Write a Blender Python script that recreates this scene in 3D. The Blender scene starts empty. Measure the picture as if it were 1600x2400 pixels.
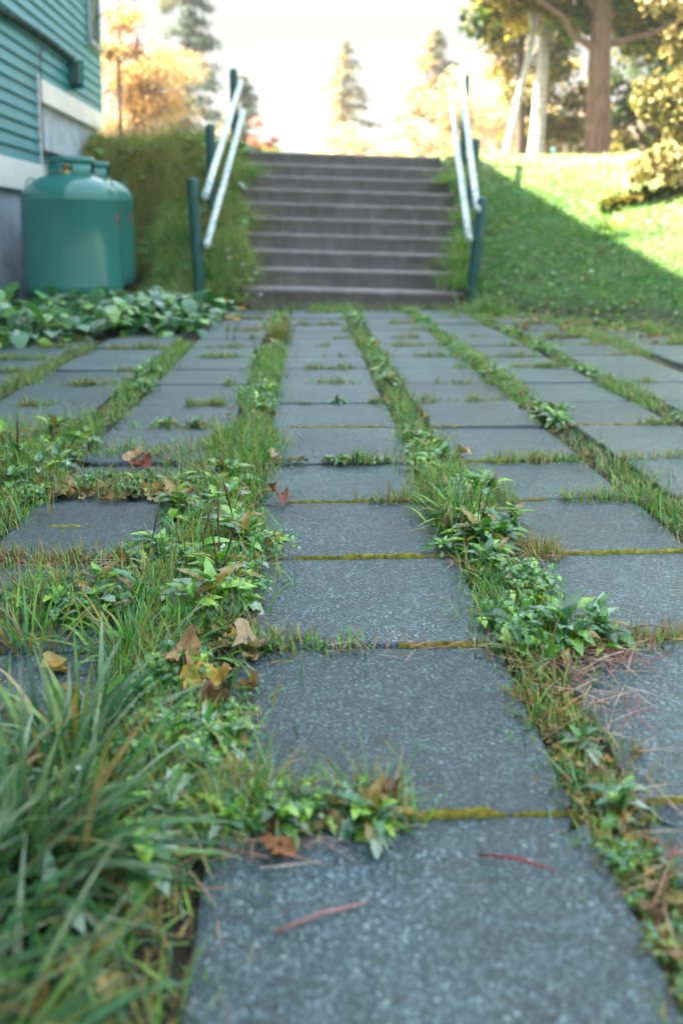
import bpy, math, random
import numpy as np
from mathutils import Vector, Matrix
R = math.radians
rng = np.random.default_rng(7)
random.seed(7)
sc = bpy.context.scene

# ------------------------------------------------------------------ camera, sky, sun, exposure
H = 0.62
cam = bpy.data.cameras.new('camera'); co = bpy.data.objects.new('camera', cam); sc.collection.objects.link(co)
co.location = (0, 0, H)
co.rotation_euler = (R(90 - 8), 0, R(-2.4))
cam.sensor_fit = 'VERTICAL'; cam.sensor_height = 36; cam.sensor_width = 24
cam.lens = 30.75
cam.shift_y = -0.1546
cam.clip_start = 0.02; cam.clip_end = 1500
cam.dof.use_dof = True; cam.dof.focus_distance = 1.62; cam.dof.aperture_fstop = 2.9; cam.dof.aperture_blades = 0
sc.camera = co
sc.view_settings.view_transform = 'Standard'; sc.view_settings.look = 'None'
sc.view_settings.exposure = 3.80; sc.view_settings.gamma = 1.0
sc.render.film_transparent = False

SUN_T = Vector((-1.0, 0.12, 1.5)).normalized()      # towards the sun
sun_el = math.asin(SUN_T.z); sun_az = math.atan2(SUN_T.x, SUN_T.y)
w = bpy.data.worlds.new("World"); sc.world = w; w.use_nodes = True
nt = w.node_tree; nt.nodes.clear()
out = nt.nodes.new('ShaderNodeOutputWorld'); bg = nt.nodes.new('ShaderNodeBackground')
sky = nt.nodes.new('ShaderNodeTexSky'); sky.sky_type = 'NISHITA'; sky.sun_disc = False
sky.sun_elevation = sun_el; sky.sun_rotation = sun_az % (2 * math.pi)
sky.air_density = 1.0; sky.dust_density = 2.5; sky.ozone_density = 1.0; sky.altitude = 50
bg.inputs['Strength'].default_value = 0.072
# cloud veil, denser at the horizon; brighter cloud added overhead to lift ambient light
geo = nt.nodes.new('ShaderNodeTexCoord'); sep = nt.nodes.new('ShaderNodeSeparateXYZ')
nt.links.new(geo.outputs['Generated'], sep.inputs[0])
mr = nt.nodes.new('ShaderNodeMapRange'); mr.inputs['From Min'].default_value = 0.25; mr.inputs['From Max'].default_value = 0.75
mr.inputs['To Min'].default_value = 0.97; mr.inputs['To Max'].default_value = 0.45
nt.links.new(sep.outputs['Z'], mr.inputs['Value'])
cloud = nt.nodes.new('ShaderNodeValToRGB'); ce = cloud.color_ramp.elements
ce[0].position = .22; ce[0].color = (.113, .114, .107, 1); ce[1].position = .62; ce[1].color = (.64, .76, .76, 1)
nt.links.new(sep.outputs['Z'], cloud.inputs[0])
cm = nt.nodes.new('ShaderNodeMix'); cm.data_type = 'RGBA'; cm.blend_type = 'MULTIPLY'; cm.inputs['Factor'].default_value = 1
nt.links.new(cloud.outputs[0], cm.inputs['A']); cm.inputs['B'].default_value = (5.0, 5.0, 5.0, 1)
mix = nt.nodes.new('ShaderNodeMix'); mix.data_type = 'RGBA'
nt.links.new(mr.outputs[0], mix.inputs['Factor'])
nt.links.new(sky.outputs[0], mix.inputs['A']); nt.links.new(cm.outputs['Result'], mix.inputs['B'])
nt.links.new(mix.outputs['Result'], bg.inputs['Color']); nt.links.new(bg.outputs[0], out.inputs[0])

sd = bpy.data.lights.new('sun', 'SUN'); sd.energy = 5.0; sd.angle = R(0.55); sd.color = (1.0, 0.86, 0.66)
so = bpy.data.objects.new('sun', sd); sc.collection.objects.link(so)
so.rotation_euler = SUN_T.to_track_quat('Z', 'Y').to_euler(); so.location = (-20, 5, 30)

# ------------------------------------------------------------------ helpers
C = sc.collection
def tag(o, label=None, cat=None, group=None, kind=None):
    if label: o['label'] = label
    if cat: o['category'] = cat
    if group: o['group'] = group
    if kind: o['kind'] = kind
    return o
def empty(name, loc=(0, 0, 0), rz=0, **k):
    o = bpy.data.objects.new(name, None); C.objects.link(o); o.location = loc; o.rotation_euler = (0, 0, rz)
    o.empty_display_size = 0.1
    return tag(o, **k)
def link(name, me, mat=None, parent=None, **k):
    o = bpy.data.objects.new(name, me); C.objects.link(o)
    if mat: me.materials.append(mat)
    if parent: o.parent = parent
    return tag(o, **k)
def fast_mesh(name, V, F, col=None, smooth=True):
    """V (n,3), F (m,k) all with the same corner count, col (n,3)"""
    V = np.asarray(V, np.float32); F = np.asarray(F, np.int32)
    me = bpy.data.meshes.new(name)
    me.vertices.add(len(V)); me.vertices.foreach_set('co', V.ravel())
    k = F.shape[1]
    me.loops.add(F.size); me.loops.foreach_set('vertex_index', F.ravel())
    me.polygons.add(len(F)); me.polygons.foreach_set('loop_start', np.arange(0, F.size, k, dtype=np.int32))
    me.polygons.foreach_set('loop_total', np.full(len(F), k, np.int32))
    me.polygons.foreach_set('use_smooth', np.full(len(F), smooth))
    if col is not None:
        a = me.attributes.new('tint', 'FLOAT_COLOR', 'POINT')
        a.data.foreach_set('color', np.concatenate([np.clip(col, 0, 1), np.ones((len(V), 1))], 1).astype(np.float32).ravel())
    me.update(calc_edges=True); me.validate()
    return me
class QB:   # collects quads
    def __init__(s): s.V = []; s.F = []; s.Cc = []; s.n = 0
    def add(s, V, F, col=None):
        V = np.asarray(V, float).reshape(-1, 3); F = np.asarray(F, int).reshape(-1, 4)
        s.V.append(V); s.F.append(F + s.n); s.n += len(V)
        if col is None: col = (1, 1, 1)
        col = np.asarray(col, float)
        s.Cc.append(np.broadcast_to(col, (len(V), 3)) if col.ndim == 1 else col)
        return s
    def scatter(s, tv, tf, M, T, col):
        k = len(T); n = len(tv)
        V = np.einsum('kij,nj->kni', M, tv) + T[:, None, :]
        F = tf[None] + (np.arange(k) * n)[:, None, None]
        s.add(V.reshape(-1, 3), F.reshape(-1, 4), np.repeat(col, n, 0))
        return s
    def mesh(s, name, smooth=True):
        return fast_mesh(name, np.concatenate(s.V), np.concatenate(s.F), np.concatenate(s.Cc), smooth)
    def box(s, x0, x1, y0, y1, z0, z1, col=None):
        v = [(x, y, z) for z in (z0, z1) for y in (y0, y1) for x in (x0, x1)]
        f = [(0, 2, 3, 1), (4, 5, 7, 6), (0, 1, 5, 4), (2, 6, 7, 3), (0, 4, 6, 2), (1, 3, 7, 5)]
        return s.add(v, f, col)
    def tube(s, pts, rad, n=10, col=None, caps=True, rough=0.0):
        pts = [Vector(p) for p in pts]
        if not hasattr(rad, '__len__'): rad = [rad] * len(pts)
        if caps:
            d0 = (pts[0] - pts[1]).normalized(); d1 = (pts[-1] - pts[-2]).normalized()
            pts = [pts[0] + d0 * 1e-4] + pts + [pts[-1] + d1 * 1e-4]
            rad = [rad[0] * 1e-3] + list(rad) + [rad[-1] * 1e-3]
        V = []; up = None
        for i, p in enumerate(pts):
            a = pts[max(i - 1, 0)]; b = pts[min(i + 1, len(pts) - 1)]
            t = (b - a).normalized()
            if up is None: up = Vector((1, 0, 0)) if abs(t.x) < 0.8 else Vector((0, 0, 1))
            u = (up - t * up.dot(t)).normalized(); up = u; v = t.cross(u)
            for j in range(n):
                an = 2 * math.pi * j / n
                rr = rad[i] * (1 + rough * (random.random() - .5))
                V.append(p + (u * math.cos(an) + v * math.sin(an)) * rr)
        F = [(i * n + j, i * n + (j + 1) % n, (i + 1) * n + (j + 1) % n, (i + 1) * n + j) for i in range(len(pts) - 1) for j in range(n)]
        return s.add([tuple(x) for x in V], F, col)
    def lathe(s, prof, n=64, c=(0, 0, 0), a0=0, a1=2 * math.pi, col=None):
        full = abs(a1 - a0 - 2 * math.pi) < 1e-6
        m = n if full else n + 1
        V = [(c[0] + r * math.cos(a0 + (a1 - a0) * j / n), c[1] + r * math.sin(a0 + (a1 - a0) * j / n), c[2] + z) for r, z in prof for j in range(m)]
        F = [(i * m + j, i * m + (j + 1) % m, (i + 1) * m + (j + 1) % m, (i + 1) * m + j) for i in range(len(prof) - 1) for j in range(n)]
        return s.add(V, F, col)

def smooth01(t): t = np.clip(t, 0, 1); return t * t * (3 - 2 * t)
def rotz(a):
    c, s = np.cos(a), np.sin(a); o = np.zeros_like(a); i = np.ones_like(a)
    return np.stack([np.stack([c, -s, o], -1), np.stack([s, c, o], -1), np.stack([o, o, i], -1)], -2)
def rotx(a):
    c, s = np.cos(a), np.sin(a); o = np.zeros_like(a); i = np.ones_like(a)
    return np.stack([np.stack([i, o, o], -1), np.stack([o, c, -s], -1), np.stack([o, s, c], -1)], -2)
def vnoise(x, y, f, seed=0):   # cheap smooth value noise
    x = np.asarray(x) * f + seed * 17.3; y = np.asarray(y) * f - seed * 9.1
    xi = np.floor(x); yi = np.floor(y); fx = x - xi; fy = y - yi
    h = lambda a, b: np.modf(np.abs(np.sin(a * 127.1 + b * 311.7 + seed) * 43758.5453))[0]
    fx = fx * fx * (3 - 2 * fx); fy = fy * fy * (3 - 2 * fy)
    return (h(xi, yi) * (1 - fx) + h(xi + 1, yi) * fx) * (1 - fy) + (h(xi, yi + 1) * (1 - fx) + h(xi + 1, yi + 1) * fx) * fy

# ------------------------------------------------------------------ materials
def new_mat(name):
    m = bpy.data.materials.new(name); m.use_nodes = True
    n = m.node_tree; b = n.nodes['Principled BSDF']; return m, n, b
def noise_node(n, scale, detail=4, rough=.6, co=None):
    t = n.nodes.new('ShaderNodeTexNoise'); t.inputs['Scale'].default_value = scale; t.inputs['Detail'].default_value = detail
    t.inputs['Roughness'].default_value = rough
    if co: n.links.new(co, t.inputs['Vector'])
    return t
def ramp(n, src, stops):
    r = n.nodes.new('ShaderNodeValToRGB'); cr = r.color_ramp
    while len(cr.elements) < len(stops): cr.elements.new(0.5)
    for e, (p, c) in zip(cr.elements, stops): e.position = p; e.color = (*c, 1) if len(c) == 3 else c
    n.links.new(src, r.inputs[0]); return r
def mixc(n, f, a, b, mode='MIX'):
    m = n.nodes.new('ShaderNodeMix'); m.data_type = 'RGBA'; m.blend_type = mode
    for s, v in (('Factor', f), ('A', a), ('B', b)):
        i = m.inputs[s]
        if hasattr(v, 'is_output'): n.links.new(v, i)
        elif isinstance(v, (int, float)): i.default_value = v
        else: i.default_value = (*v, 1)
    return m.outputs['Result']
def coords(n):
    return n.nodes.new('ShaderNodeTexCoord').outputs['Object']
def bump(n, b, h, strength, dist):
    bp = n.nodes.new('ShaderNodeBump'); bp.inputs['Strength'].default_value = strength; bp.inputs['Distance'].default_value = dist
    n.links.new(h, bp.inputs['Height']); n.links.new(bp.outputs[0], b.inputs['Normal']); return bp

def leafy(name, transl=.35, rough=.45, spec=.5, nscale=60, tc=(1.0, 1.15, .55)):
    m, n, b = new_mat(name)
    at = n.nodes.new('ShaderNodeAttribute'); at.attribute_name = 'tint'
    nz = noise_node(n, nscale, 3, .6, coords(n))
    rp = ramp(n, nz.outputs['Fac'], [(.3, (.72, .74, .7)), (.7, (1.25, 1.2, 1.15))])
    c = mixc(n, 1.0, at.outputs['Color'], rp.outputs[0], 'MULTIPLY')
    n.links.new(c, b.inputs['Base Color']); b.inputs['Roughness'].default_value = rough
    b.inputs['Specular IOR Level'].default_value = spec
    tr = n.nodes.new('ShaderNodeBsdfTranslucent'); n.links.new(mixc(n, 1.0, c, tc, 'MULTIPLY'), tr.inputs['Color'])
    mx = n.nodes.new('ShaderNodeMixShader'); mx.inputs[0].default_value = transl
    n.links.new(b.outputs[0], mx.inputs[1]); n.links.new(tr.outputs[0], mx.inputs[2])
    n.links.new(mx.outputs[0], n.nodes['Material Output'].inputs[0])
    return m
M_blade = leafy('grass_blade', .30, .42, .6)
M_leaf = leafy('weed_leaf', .28, .30, .9, 90)
M_tree = leafy('tree_leaf', .42, .55, .3, 5, (1.0, 1.0, .85))
M_dry = leafy('dry_leaf', .15, .7, .25, 120)
M_broad = leafy('broad_leaf', .22, .26, .8, 30)

def paint(name, col, rough=.45, var=.12, nscale=6, bs=.1, dirt=None):
    m, n, b = new_mat(name); co_ = coords(n)
    nz = noise_node(n, nscale, 6, .65, co_)
    a = tuple(max(0, c * (1 - var * 2)) for c in col); d = tuple(min(1, c * (1 + var)) for c in col)
    rp = ramp(n, nz.outputs['Fac'], [(.3, a), (.65, d)])
    c = rp.outputs[0]
    if dirt:
        n2 = noise_node(n, nscale * 5, 6, .75, co_)
        f = ramp(n, n2.outputs['Fac'], [(.55, (0, 0, 0)), (.72, (1, 1, 1))])
        c = mixc(n, f.outputs[0], c, dirt)
    n.links.new(c, b.inputs['Base Color']); b.inputs['Roughness'].default_value = rough
    n3 = noise_node(n, nscale * 14, 5, .6, co_); bump(n, b, n3.outputs['Fac'], bs, .01)
    return m
M_siding = paint('teal_paint', (.018, .215, .26), .42, .10, 2.5, .15, (.06, .17, .17))
M_trim = paint('white_trim', (.72, .74, .72), .5, .06, 4)
M_found = paint('foundation', (.44, .52, .60), .8, .14, 5, .5, (.20, .22, .24))
M_tank = paint('tank_paint', (.034, .18, .16), .16, .03, 1.2, .015)
M_post = paint('post_paint', (.010, .085, .075), .5, .2, 12, .4)
M_dark = paint('dark_green', (.012, .08, .07), .5, .1, 10)
M_roof = paint('shingles', (.06, .06, .065), .85, .2, 8, .5)
M_black = paint('black_rubber', (.015, .015, .016), .5, .1, 20)
M_red = paint('red_print', (.55, .02, .03), .4, .1, 30)
M_brass = paint('brass', (.35, .24, .08), .35, .1, 30); M_brass.node_tree.nodes['Principled BSDF'].inputs['Metallic'].default_value = .9
# worn pipe rail
m, n, b = new_mat('worn_rail'); co_ = coords(n)
nz = noise_node(n, 22, 6, .8, co_)
rp = ramp(n, nz.outputs['Fac'], [(.40, (.045, .20, .18)), (.50, (.60, .66, .65))])
n.links.new(rp.outputs[0], b.inputs['Base Color']); b.inputs['Roughness'].default_value = .38; b.inputs['Metallic'].default_value = .05
bump(n, b, nz.outputs['Fac'], .25, .01); M_rail = m
# paving slabs: weathered concrete with exposed grit
m, n, b = new_mat('concrete_slab'); co_ = coords(n)
v1 = n.nodes.new('ShaderNodeTexVoronoi'); v1.inputs['Scale'].default_value = 360; n.links.new(co_, v1.inputs['Vector'])
g1 = ramp(n, v1.outputs['Color'], [(.0, (.024, .040, .044)), (.38, (.046, .073, .080)), (.62, (.090, .130, .138)), (.84, (.22, .28, .29)), (1, (.56, .62, .62))])
v2 = n.nodes.new('ShaderNodeTexVoronoi'); v2.inputs['Scale'].default_value = 95; n.links.new(co_, v2.inputs['Vector'])
sp = n.nodes.new('ShaderNodeSeparateColor'); n.links.new(v2.outputs['Color'], sp.inputs[0])
pick = ramp(n, sp.outputs[0], [(.955, (0, 0, 0)), (.965, (1, 1, 1))])
near = ramp(n, v2.outputs['Distance'], [(.22, (1, 1, 1)), (.34, (0, 0, 0))])
peb = mixc(n, 1.0, pick.outputs[0], near.outputs[0], 'MULTIPLY')
c = mixc(n, peb, g1.outputs[0], (.40, .42, .40))
pick2 = ramp(n, sp.outputs[1], [(.955, (0, 0, 0)), (.965, (1, 1, 1))])
peb2 = mixc(n, 1.0, pick2.outputs[0], near.outputs[0], 'MULTIPLY')
c = mixc(n, peb2, c, (.055, .028, .022))
big = noise_node(n, 2.2, 5, .6, co_); br = ramp(n, big.outputs['Fac'], [(.3, (.62, .64, .66)), (.7, (1.32, 1.30, 1.28))])
c = mixc(n, 1.0, c, br.outputs[0], 'MULTIPLY'); c = mixc(n, 1.0, c, (.58, .70, .74), 'MULTIPLY')
md = noise_node(n, 28, 5, .7, co_); mdr = ramp(n, md.outputs['Fac'], [(.35, (.74, .74, .74)), (.65, (1.22, 1.2, 1.2))]); c = mixc(n, 1.0, c, mdr.outputs[0], 'MULTIPLY')
at = n.nodes.new('ShaderNodeAttribute'); at.attribute_name = 'tint'
c = mixc(n, 1.0, c, at.outputs['Color'], 'MULTIPLY')
st = noise_node(n, 13, 6, .75, co_); sr = ramp(n, st.outputs['Fac'], [(.60, (0, 0, 0)), (.74, (1, 1, 1))])
c = mixc(n, mixc(n, .75, (0, 0, 0), sr.outputs[0]), c, (.042, .040, .038))
n.links.new(c, b.inputs['Base Color']); b.inputs['Roughness'].default_value = .38; b.inputs['Specular IOR Level'].default_value = .75
mx = n.nodes.new('ShaderNodeMath'); mx.operation = 'ADD'; n.links.new(v1.outputs['Distance'], mx.inputs[0]); n.links.new(noise_node(n, 700, 2, .5, co_).outputs['Fac'], mx.inputs[1])
bump(n, b, mx.outputs[0], .6, .0025); M_slab = m
# stairs concrete
m, n, b = new_mat('step_concrete'); co_ = coords(n)
nz = noise_node(n, 5, 8, .7, co_); rp = ramp(n, nz.outputs['Fac'], [(.3, (.145, .132, .124)), (.55, (.215, .196, .186)), (.75, (.29, .268, .256))])
at = n.nodes.new('ShaderNodeAttribute'); at.attribute_name = 'tint'
mp = n.nodes.new('ShaderNodeMapping'); mp.inputs['Scale'].default_value = (14, 14, 2.2); n.links.new(co_, mp.inputs[0])
n2 = noise_node(n, 1, 4, .6, mp.outputs[0]); r2 = ramp(n, n2.outputs['Fac'], [(.52, (0, 0, 0)), (.68, (1, 1, 1))])
c = mixc(n, mixc(n, .22, (0, 0, 0), r2.outputs[0]), rp.outputs[0], (.30, .29, .28))
c = mixc(n, 1.0, c, at.outputs['Color'], 'MULTIPLY')
n.links.new(c, b.inputs['Base Color']); b.inputs['Roughness'].default_value = .85
bump(n, b, noise_node(n, 60, 6, .7, co_).outputs['Fac'], .5, .01); M_step = m
# ground: soil near the paving, turf elsewhere
m, n, b = new_mat('ground_soil'); co_ = coords(n)
at = n.nodes.new('ShaderNodeAttribute'); at.attribute_name = 'tint'
nz = noise_node(n, 9, 8, .7, co_); rp = ramp(n, nz.outputs['Fac'], [(.3, (.55, .5, .5)), (.7, (1.4, 1.35, 1.3))])
c = mixc(n, 1.0, at.outputs['Color'], rp.outputs[0], 'MULTIPLY')
n.links.new(c, b.inputs['Base Color']); b.inputs['Roughness'].default_value = .95
bump(n, b, noise_node(n, 40, 8, .7, co_).outputs['Fac'], .8, .03); M_ground = m
def bark(name, c0, c1, sx=26, sz=4):
    m, n, b = new_mat(name); co_ = coords(n)
    mp = n.nodes.new('ShaderNodeMapping'); mp.inputs['Scale'].default_value = (sx, sx, sz); n.links.new(co_, mp.inputs[0])
    nz = noise_node(n, 1, 6, .7, mp.outputs[0]); rp = ramp(n, nz.outputs['Fac'], [(.35, c0), (.65, c1)])
    n.links.new(rp.outputs[0], b.inputs['Base Color']); b.inputs['Roughness'].default_value = .9
    bump(n, b, nz.outputs['Fac'], .8, .03); return m
M_bark = bark('maple_bark', (.10, .055, .04), (.28, .165, .125))
M_bark_dark = bark('dark_bark', (.05, .035, .03), (.12, .08, .07))
M_birch = bark('birch_bark', (.42, .40, .37), (.70, .68, .64), 3, 30)
m, n, b = new_mat('moss'); co_ = coords(n)
nz = noise_node(n, 90, 5, .7, co_); rp = ramp(n, nz.outputs['Fac'], [(.3, (.07, .07, .015)), (.48, (.30, .26, .025)), (.68, (.56, .50, .06))])
n.links.new(rp.outputs[0], b.inputs['Base Color']); b.inputs['Roughness'].default_value = .95
bump(n, b, noise_node(n, 420, 3, .7, co_).outputs['Fac'], 1, .006); M_moss = m

# ------------------------------------------------------------------ terrain
ST_X0, ST_X1, ST_Y0, TREAD, RISE, NST = -0.62, 1.50, 7.05, 0.30, 0.145, 10
def side_edges(y):
    y = np.asarray(y, float)
    return -.40 - .20 * smooth01((y - 7.9) / 1.2) + .05 * np.sin(y * 7), 1.24 + .24 * smooth01((y - 7.6) / 1.8) + .04 * np.sin(y * 9 + 1)
def hgt(x, y):
    x = np.asarray(x, float); y = np.asarray(y, float)
    # right bank: ruled slope between an oblique foot line and a crest running across
    foot = np.clip(8.75 - 1.32 * x, 3.2, 6.9); foot = np.where(x < ST_X1, 6.9, foot)
    crest = 10.2 + .12 * np.clip(x - 1.5, 0, 6)
    t = (y - foot) / (crest - foot)
    tt = np.clip(t, 0, 1)
    zr = 1.5 * (tt * .86 + .14 * smooth01(t))
    # left bank: steeper
    topl = 1.44 + .10 * smooth01((-x - .6) / 1.5) + .16 * (vnoise(x, y, 1.9, 31) - .4) * smooth01((-x - .75) / .3) * (y < 12)
    yf_ = 7.25 + .95 * smooth01((-1.25 - x) / .35); tl = np.clip((y - yf_) / (9.95 - yf_), 0, 1); zl = topl * (tl * .75 + .25 * smooth01(tl))
    # under the stairs
    zs = np.clip((y - ST_Y0) * RISE / TREAD - .12, -.05, 1.44)
    wl = smooth01((-.45 - x) / .22); wr = smooth01((x - 1.48) / .25)
    z = zl * wl + zr * wr + zs * (1 - wl - wr)
    eL, eR = side_edges(y)
    ramp_ = np.clip((y - ST_Y0 + .25) * RISE / TREAD + .02, 0, 1.5); on = smooth01((y - 6.75) / .3) * smooth01((9.6 - y) / .4)
    zL = ramp_ * on * smooth01((eL - x) / .10) * smooth01((x + 1.25) / .5)
    zR = ramp_ * on * smooth01((x - eR) / .10) * smooth01((2.1 - x) / .5)
    z = np.maximum(z, np.maximum(zL, zR))
    z = z + np.where(y > 10.5, .05 * (vnoise(x, y, .3) - .5), 0)
    out_patio = smooth01((y - 7.0) / .4)
    z = z + .07 * (vnoise(x, y, 1.6, 3) - .5) * np.clip(z * 4, 0, 1) * (1 - smooth01((y - 9.6) / .5))
    # gentle fall behind the crest
    return z - .02 * (y < 30)
xs = np.concatenate([np.linspace(-90, -16, 8), np.arange(-15, -4, 1.0), np.arange(-4, 8.01, .08), np.arange(9, 16, 1.0), np.linspace(18, 90, 8)])
ys = np.concatenate([np.linspace(-30, -3, 8), np.arange(-2, 3, .25), np.arange(3, 13.01, .08), np.arange(14, 40, 1.5), np.linspace(44, 120, 8)])
X, Y = np.meshgrid(xs, ys); Z = hgt(X, Y)
nx = len(xs); ny = len(ys)
I = np.arange(nx * ny).reshape(ny, nx)
F = np.stack([I[:-1, :-1], I[:-1, 1:], I[1:, 1:], I[1:, :-1]], -1).reshape(-1, 4)
soil = np.array([.055, .040, .030]); turf = np.array([.06, .12, .035]); dryt = np.array([.16, .13, .06])
pat = 1 - smooth01((Z.ravel() - .03) / .1)
col = turf[None] * (1 - pat[:, None]) + soil[None] * pat[:, None]
lb = (smooth01((-.5 - X.ravel()) / .3) * (Z.ravel() > .05))[:, None]; col = col * (1 - lb) + np.array([.13, .115, .06]) * lb
far = smooth01((Y.ravel() - 10.4) / 1.0)[:, None]; col = col * (1 - far) + (turf * .4 + dryt * .6)[None] * far
me = fast_mesh('ground', np.stack([X.ravel(), Y.ravel(), Z.ravel()], 1), F, col)
link('ground', me, M_ground, kind='structure', label='earth and turf rising in grassy banks beside the steps')

# ------------------------------------------------------------------ paving slabs
cols = [(-.105, .288), (.398, .765), (.865, 1.205), (1.315, 1.665), (1.775, 2.12), (2.23, 2.58), (-.615, -.285), (-1.125, -.735), (-1.63, -1.245), (-2.14, -1.75)]
rows = [-.33, .07, .46, .854, 1.25, 1.61, 1.96, 2.31, 2.74, 3.13, 3.54] + [3.54 + .385 * k for k in range(1, 10)]
qb = QB(); ng_v = []; NP = 8
def slab(x0, x1, y0, y1, r, dark=1):
    cx, cy = (x0 + x1) / 2, (y0 + y1) / 2; hx, hy = (x1 - x0) / 2, (y1 - y0) / 2
    a = r.uniform(-.007, .007); tx, ty = r.uniform(-.008, .008), r.uniform(-.010, .010); dz = r.uniform(-.007, .003)
    P = []
    for (sx, sy, ex, ey) in ((-1, -1, 1, 0), (1, -1, 0, 1), (1, 1, -1, 0), (-1, 1, 0, -1)):
        for k in range(NP):
            t = (0, .03, .15, .35, .5, .65, .85, .97)[k]
            P.append([sx * hx + ex * 2 * hx * t, sy * hy + ey * 2 * hy * t])
    P = np.array(P)
    # rounded corners and worn edges
    rad = .007 * r.uniform(.6, 2.0)
    for i in range(0, 4 * NP, NP):
        cf = 3.2 if r.random() < .16 else 1
        P[i] *= (1 - cf * rad / .2)
        if cf > 1: P[(i + 1) % (4 * NP)] *= (1 - .4 * rad / .2)
    P += r.normal(0, .0006, P.shape)
    n = len(P); tint = np.array([1, 1, 1]) * r.uniform(.78, 1.16) * dark + r.uniform(-.012, .012, 3)
    rings = []
    for ins, z in ((.012, 0), (.003, -.0008), (.001, -.003), (0, -.008), (0, -.04)):
        s = np.stack([1 - ins / hx, 1 - ins / hy]) if np.ndim(ins) else np.array([1 - ins / hx, 1 - ins / hy])
        rings.append(np.concatenate([P * s, np.full((n, 1), z)], 1))
    inner = [np.concatenate([P * s, np.full((n, 1), 0.0008 * 0)], 1) for s in (.02, .5)]
    V = np.concatenate(inner + rings)
    c, s = math.cos(a), math.sin(a)
    x = V[:, 0] * c - V[:, 1] * s; y = V[:, 0] * s + V[:, 1] * c
    z = V[:, 2] + tx * V[:, 0] + ty * V[:, 1] + dz - .0006
    z += .0012 * (vnoise(x + cx, y + cy, 14, 5) - .5) * (V[:, 2] > -.003)
    V = np.stack([x + cx, y + cy, z], 1)
    F = [(q * n + j, q * n + (j + 1) % n, (q + 1) * n + (j + 1) % n, (q + 1) * n + j) for q in range(len(rings) + 1) for j in range(n)]
    F = [f[::-1] for f in F]
    qb.add(V, F, tint)
    qb.add(V[:n].copy(), [(0, k, k + 1, k + 2) for k in range(1, n - 2, 2)], tint)
r = np.random.default_rng(11)
for ci, (x0, x1) in enumerate(cols):
    for k in range(len(rows) - 1):
        y0, y1 = rows[k], rows[k + 1]
        dj = 0 if ci == 0 else r.uniform(-.012, .012)
        if x0 > 1.2 and y1 > 8.6 - 1.32 * x1: continue
        if y1 > 7.0 + .05: continue
        g = .0022
        xa = x0 - .038 if ci == 1 and y1 < 1.27 else x0
        if ci == 0: x1 = .303 if y1 < .9 else .288
        if ci == 6 and y0 > 2.6: x1 = -.235
        slab(xa + r.uniform(-.006, .006), x1 + r.uniform(-.006, .006), y0 + g + dj, y1 - g + dj, r, .78 if ci in (6, 7) and y0 < 2.4 else 1)
link('pavement', qb.mesh('pavement'), M_slab, kind='structure', label='rows of grey concrete paving slabs with weedy joints')

# ------------------------------------------------------------------ concrete steps
st = empty('concrete_stairs', (0, ST_Y0, 0), label='wide flight of worn grey concrete steps climbing between grassy banks', cat='stairs')
q = QB(); nseg = 60
for k in range(NST):
    y0 = k * TREAD; z1 = (k + 1) * RISE; y1 = y0 + TREAD if k < NST - 1 else y0 + .42
    xx = np.linspace(ST_X0, ST_X1, nseg + 1)
    tilt = -.028 * (xx - .47)
    w_ = .006 * (vnoise(xx, xx * 0 + k, 3, k) - .5) + .004 * (vnoise(xx, xx * 0 + k, 17, k + 3) - .5)
    prof = [(y0 + .004, z1 - RISE - .03), (y0 + .002, z1 - .037), (y0 - .004, z1 - .033), (y0 + .002, z1 - .003), (y0 + .016, z1), (y0 + .05, z1 - .0005), (y1 + .02, z1 - .001)]
    tints = [.80, .95, 3.8, 4.2, 4.2, 2.6, 1.8]      # worn pale nosing, darker towards the riser foot and tread back
    V = []; cc = []
    for (py, pz), tn in zip(prof, tints):
        chip = w_ * (1 if pz > z1 - .02 else .4)
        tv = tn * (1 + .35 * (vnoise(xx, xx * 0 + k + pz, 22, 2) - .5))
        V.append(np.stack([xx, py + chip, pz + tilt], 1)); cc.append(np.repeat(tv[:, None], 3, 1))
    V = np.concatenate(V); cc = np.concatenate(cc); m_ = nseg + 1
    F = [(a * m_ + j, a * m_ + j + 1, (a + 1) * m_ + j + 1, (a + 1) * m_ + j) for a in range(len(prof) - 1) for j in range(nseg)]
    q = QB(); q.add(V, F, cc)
    # side cheeks
    for sx in (ST_X0, ST_X1):
        q.add([(sx, y0, z1 - RISE - .1), (sx, y1, z1 - RISE - .1), (sx, y1, z1 - .002), (sx, y0, z1 - .004)], [(0, 1, 2, 3)], (1, 1, 1))
    link('step', q.mesh('step'), M_step, st)

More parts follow.
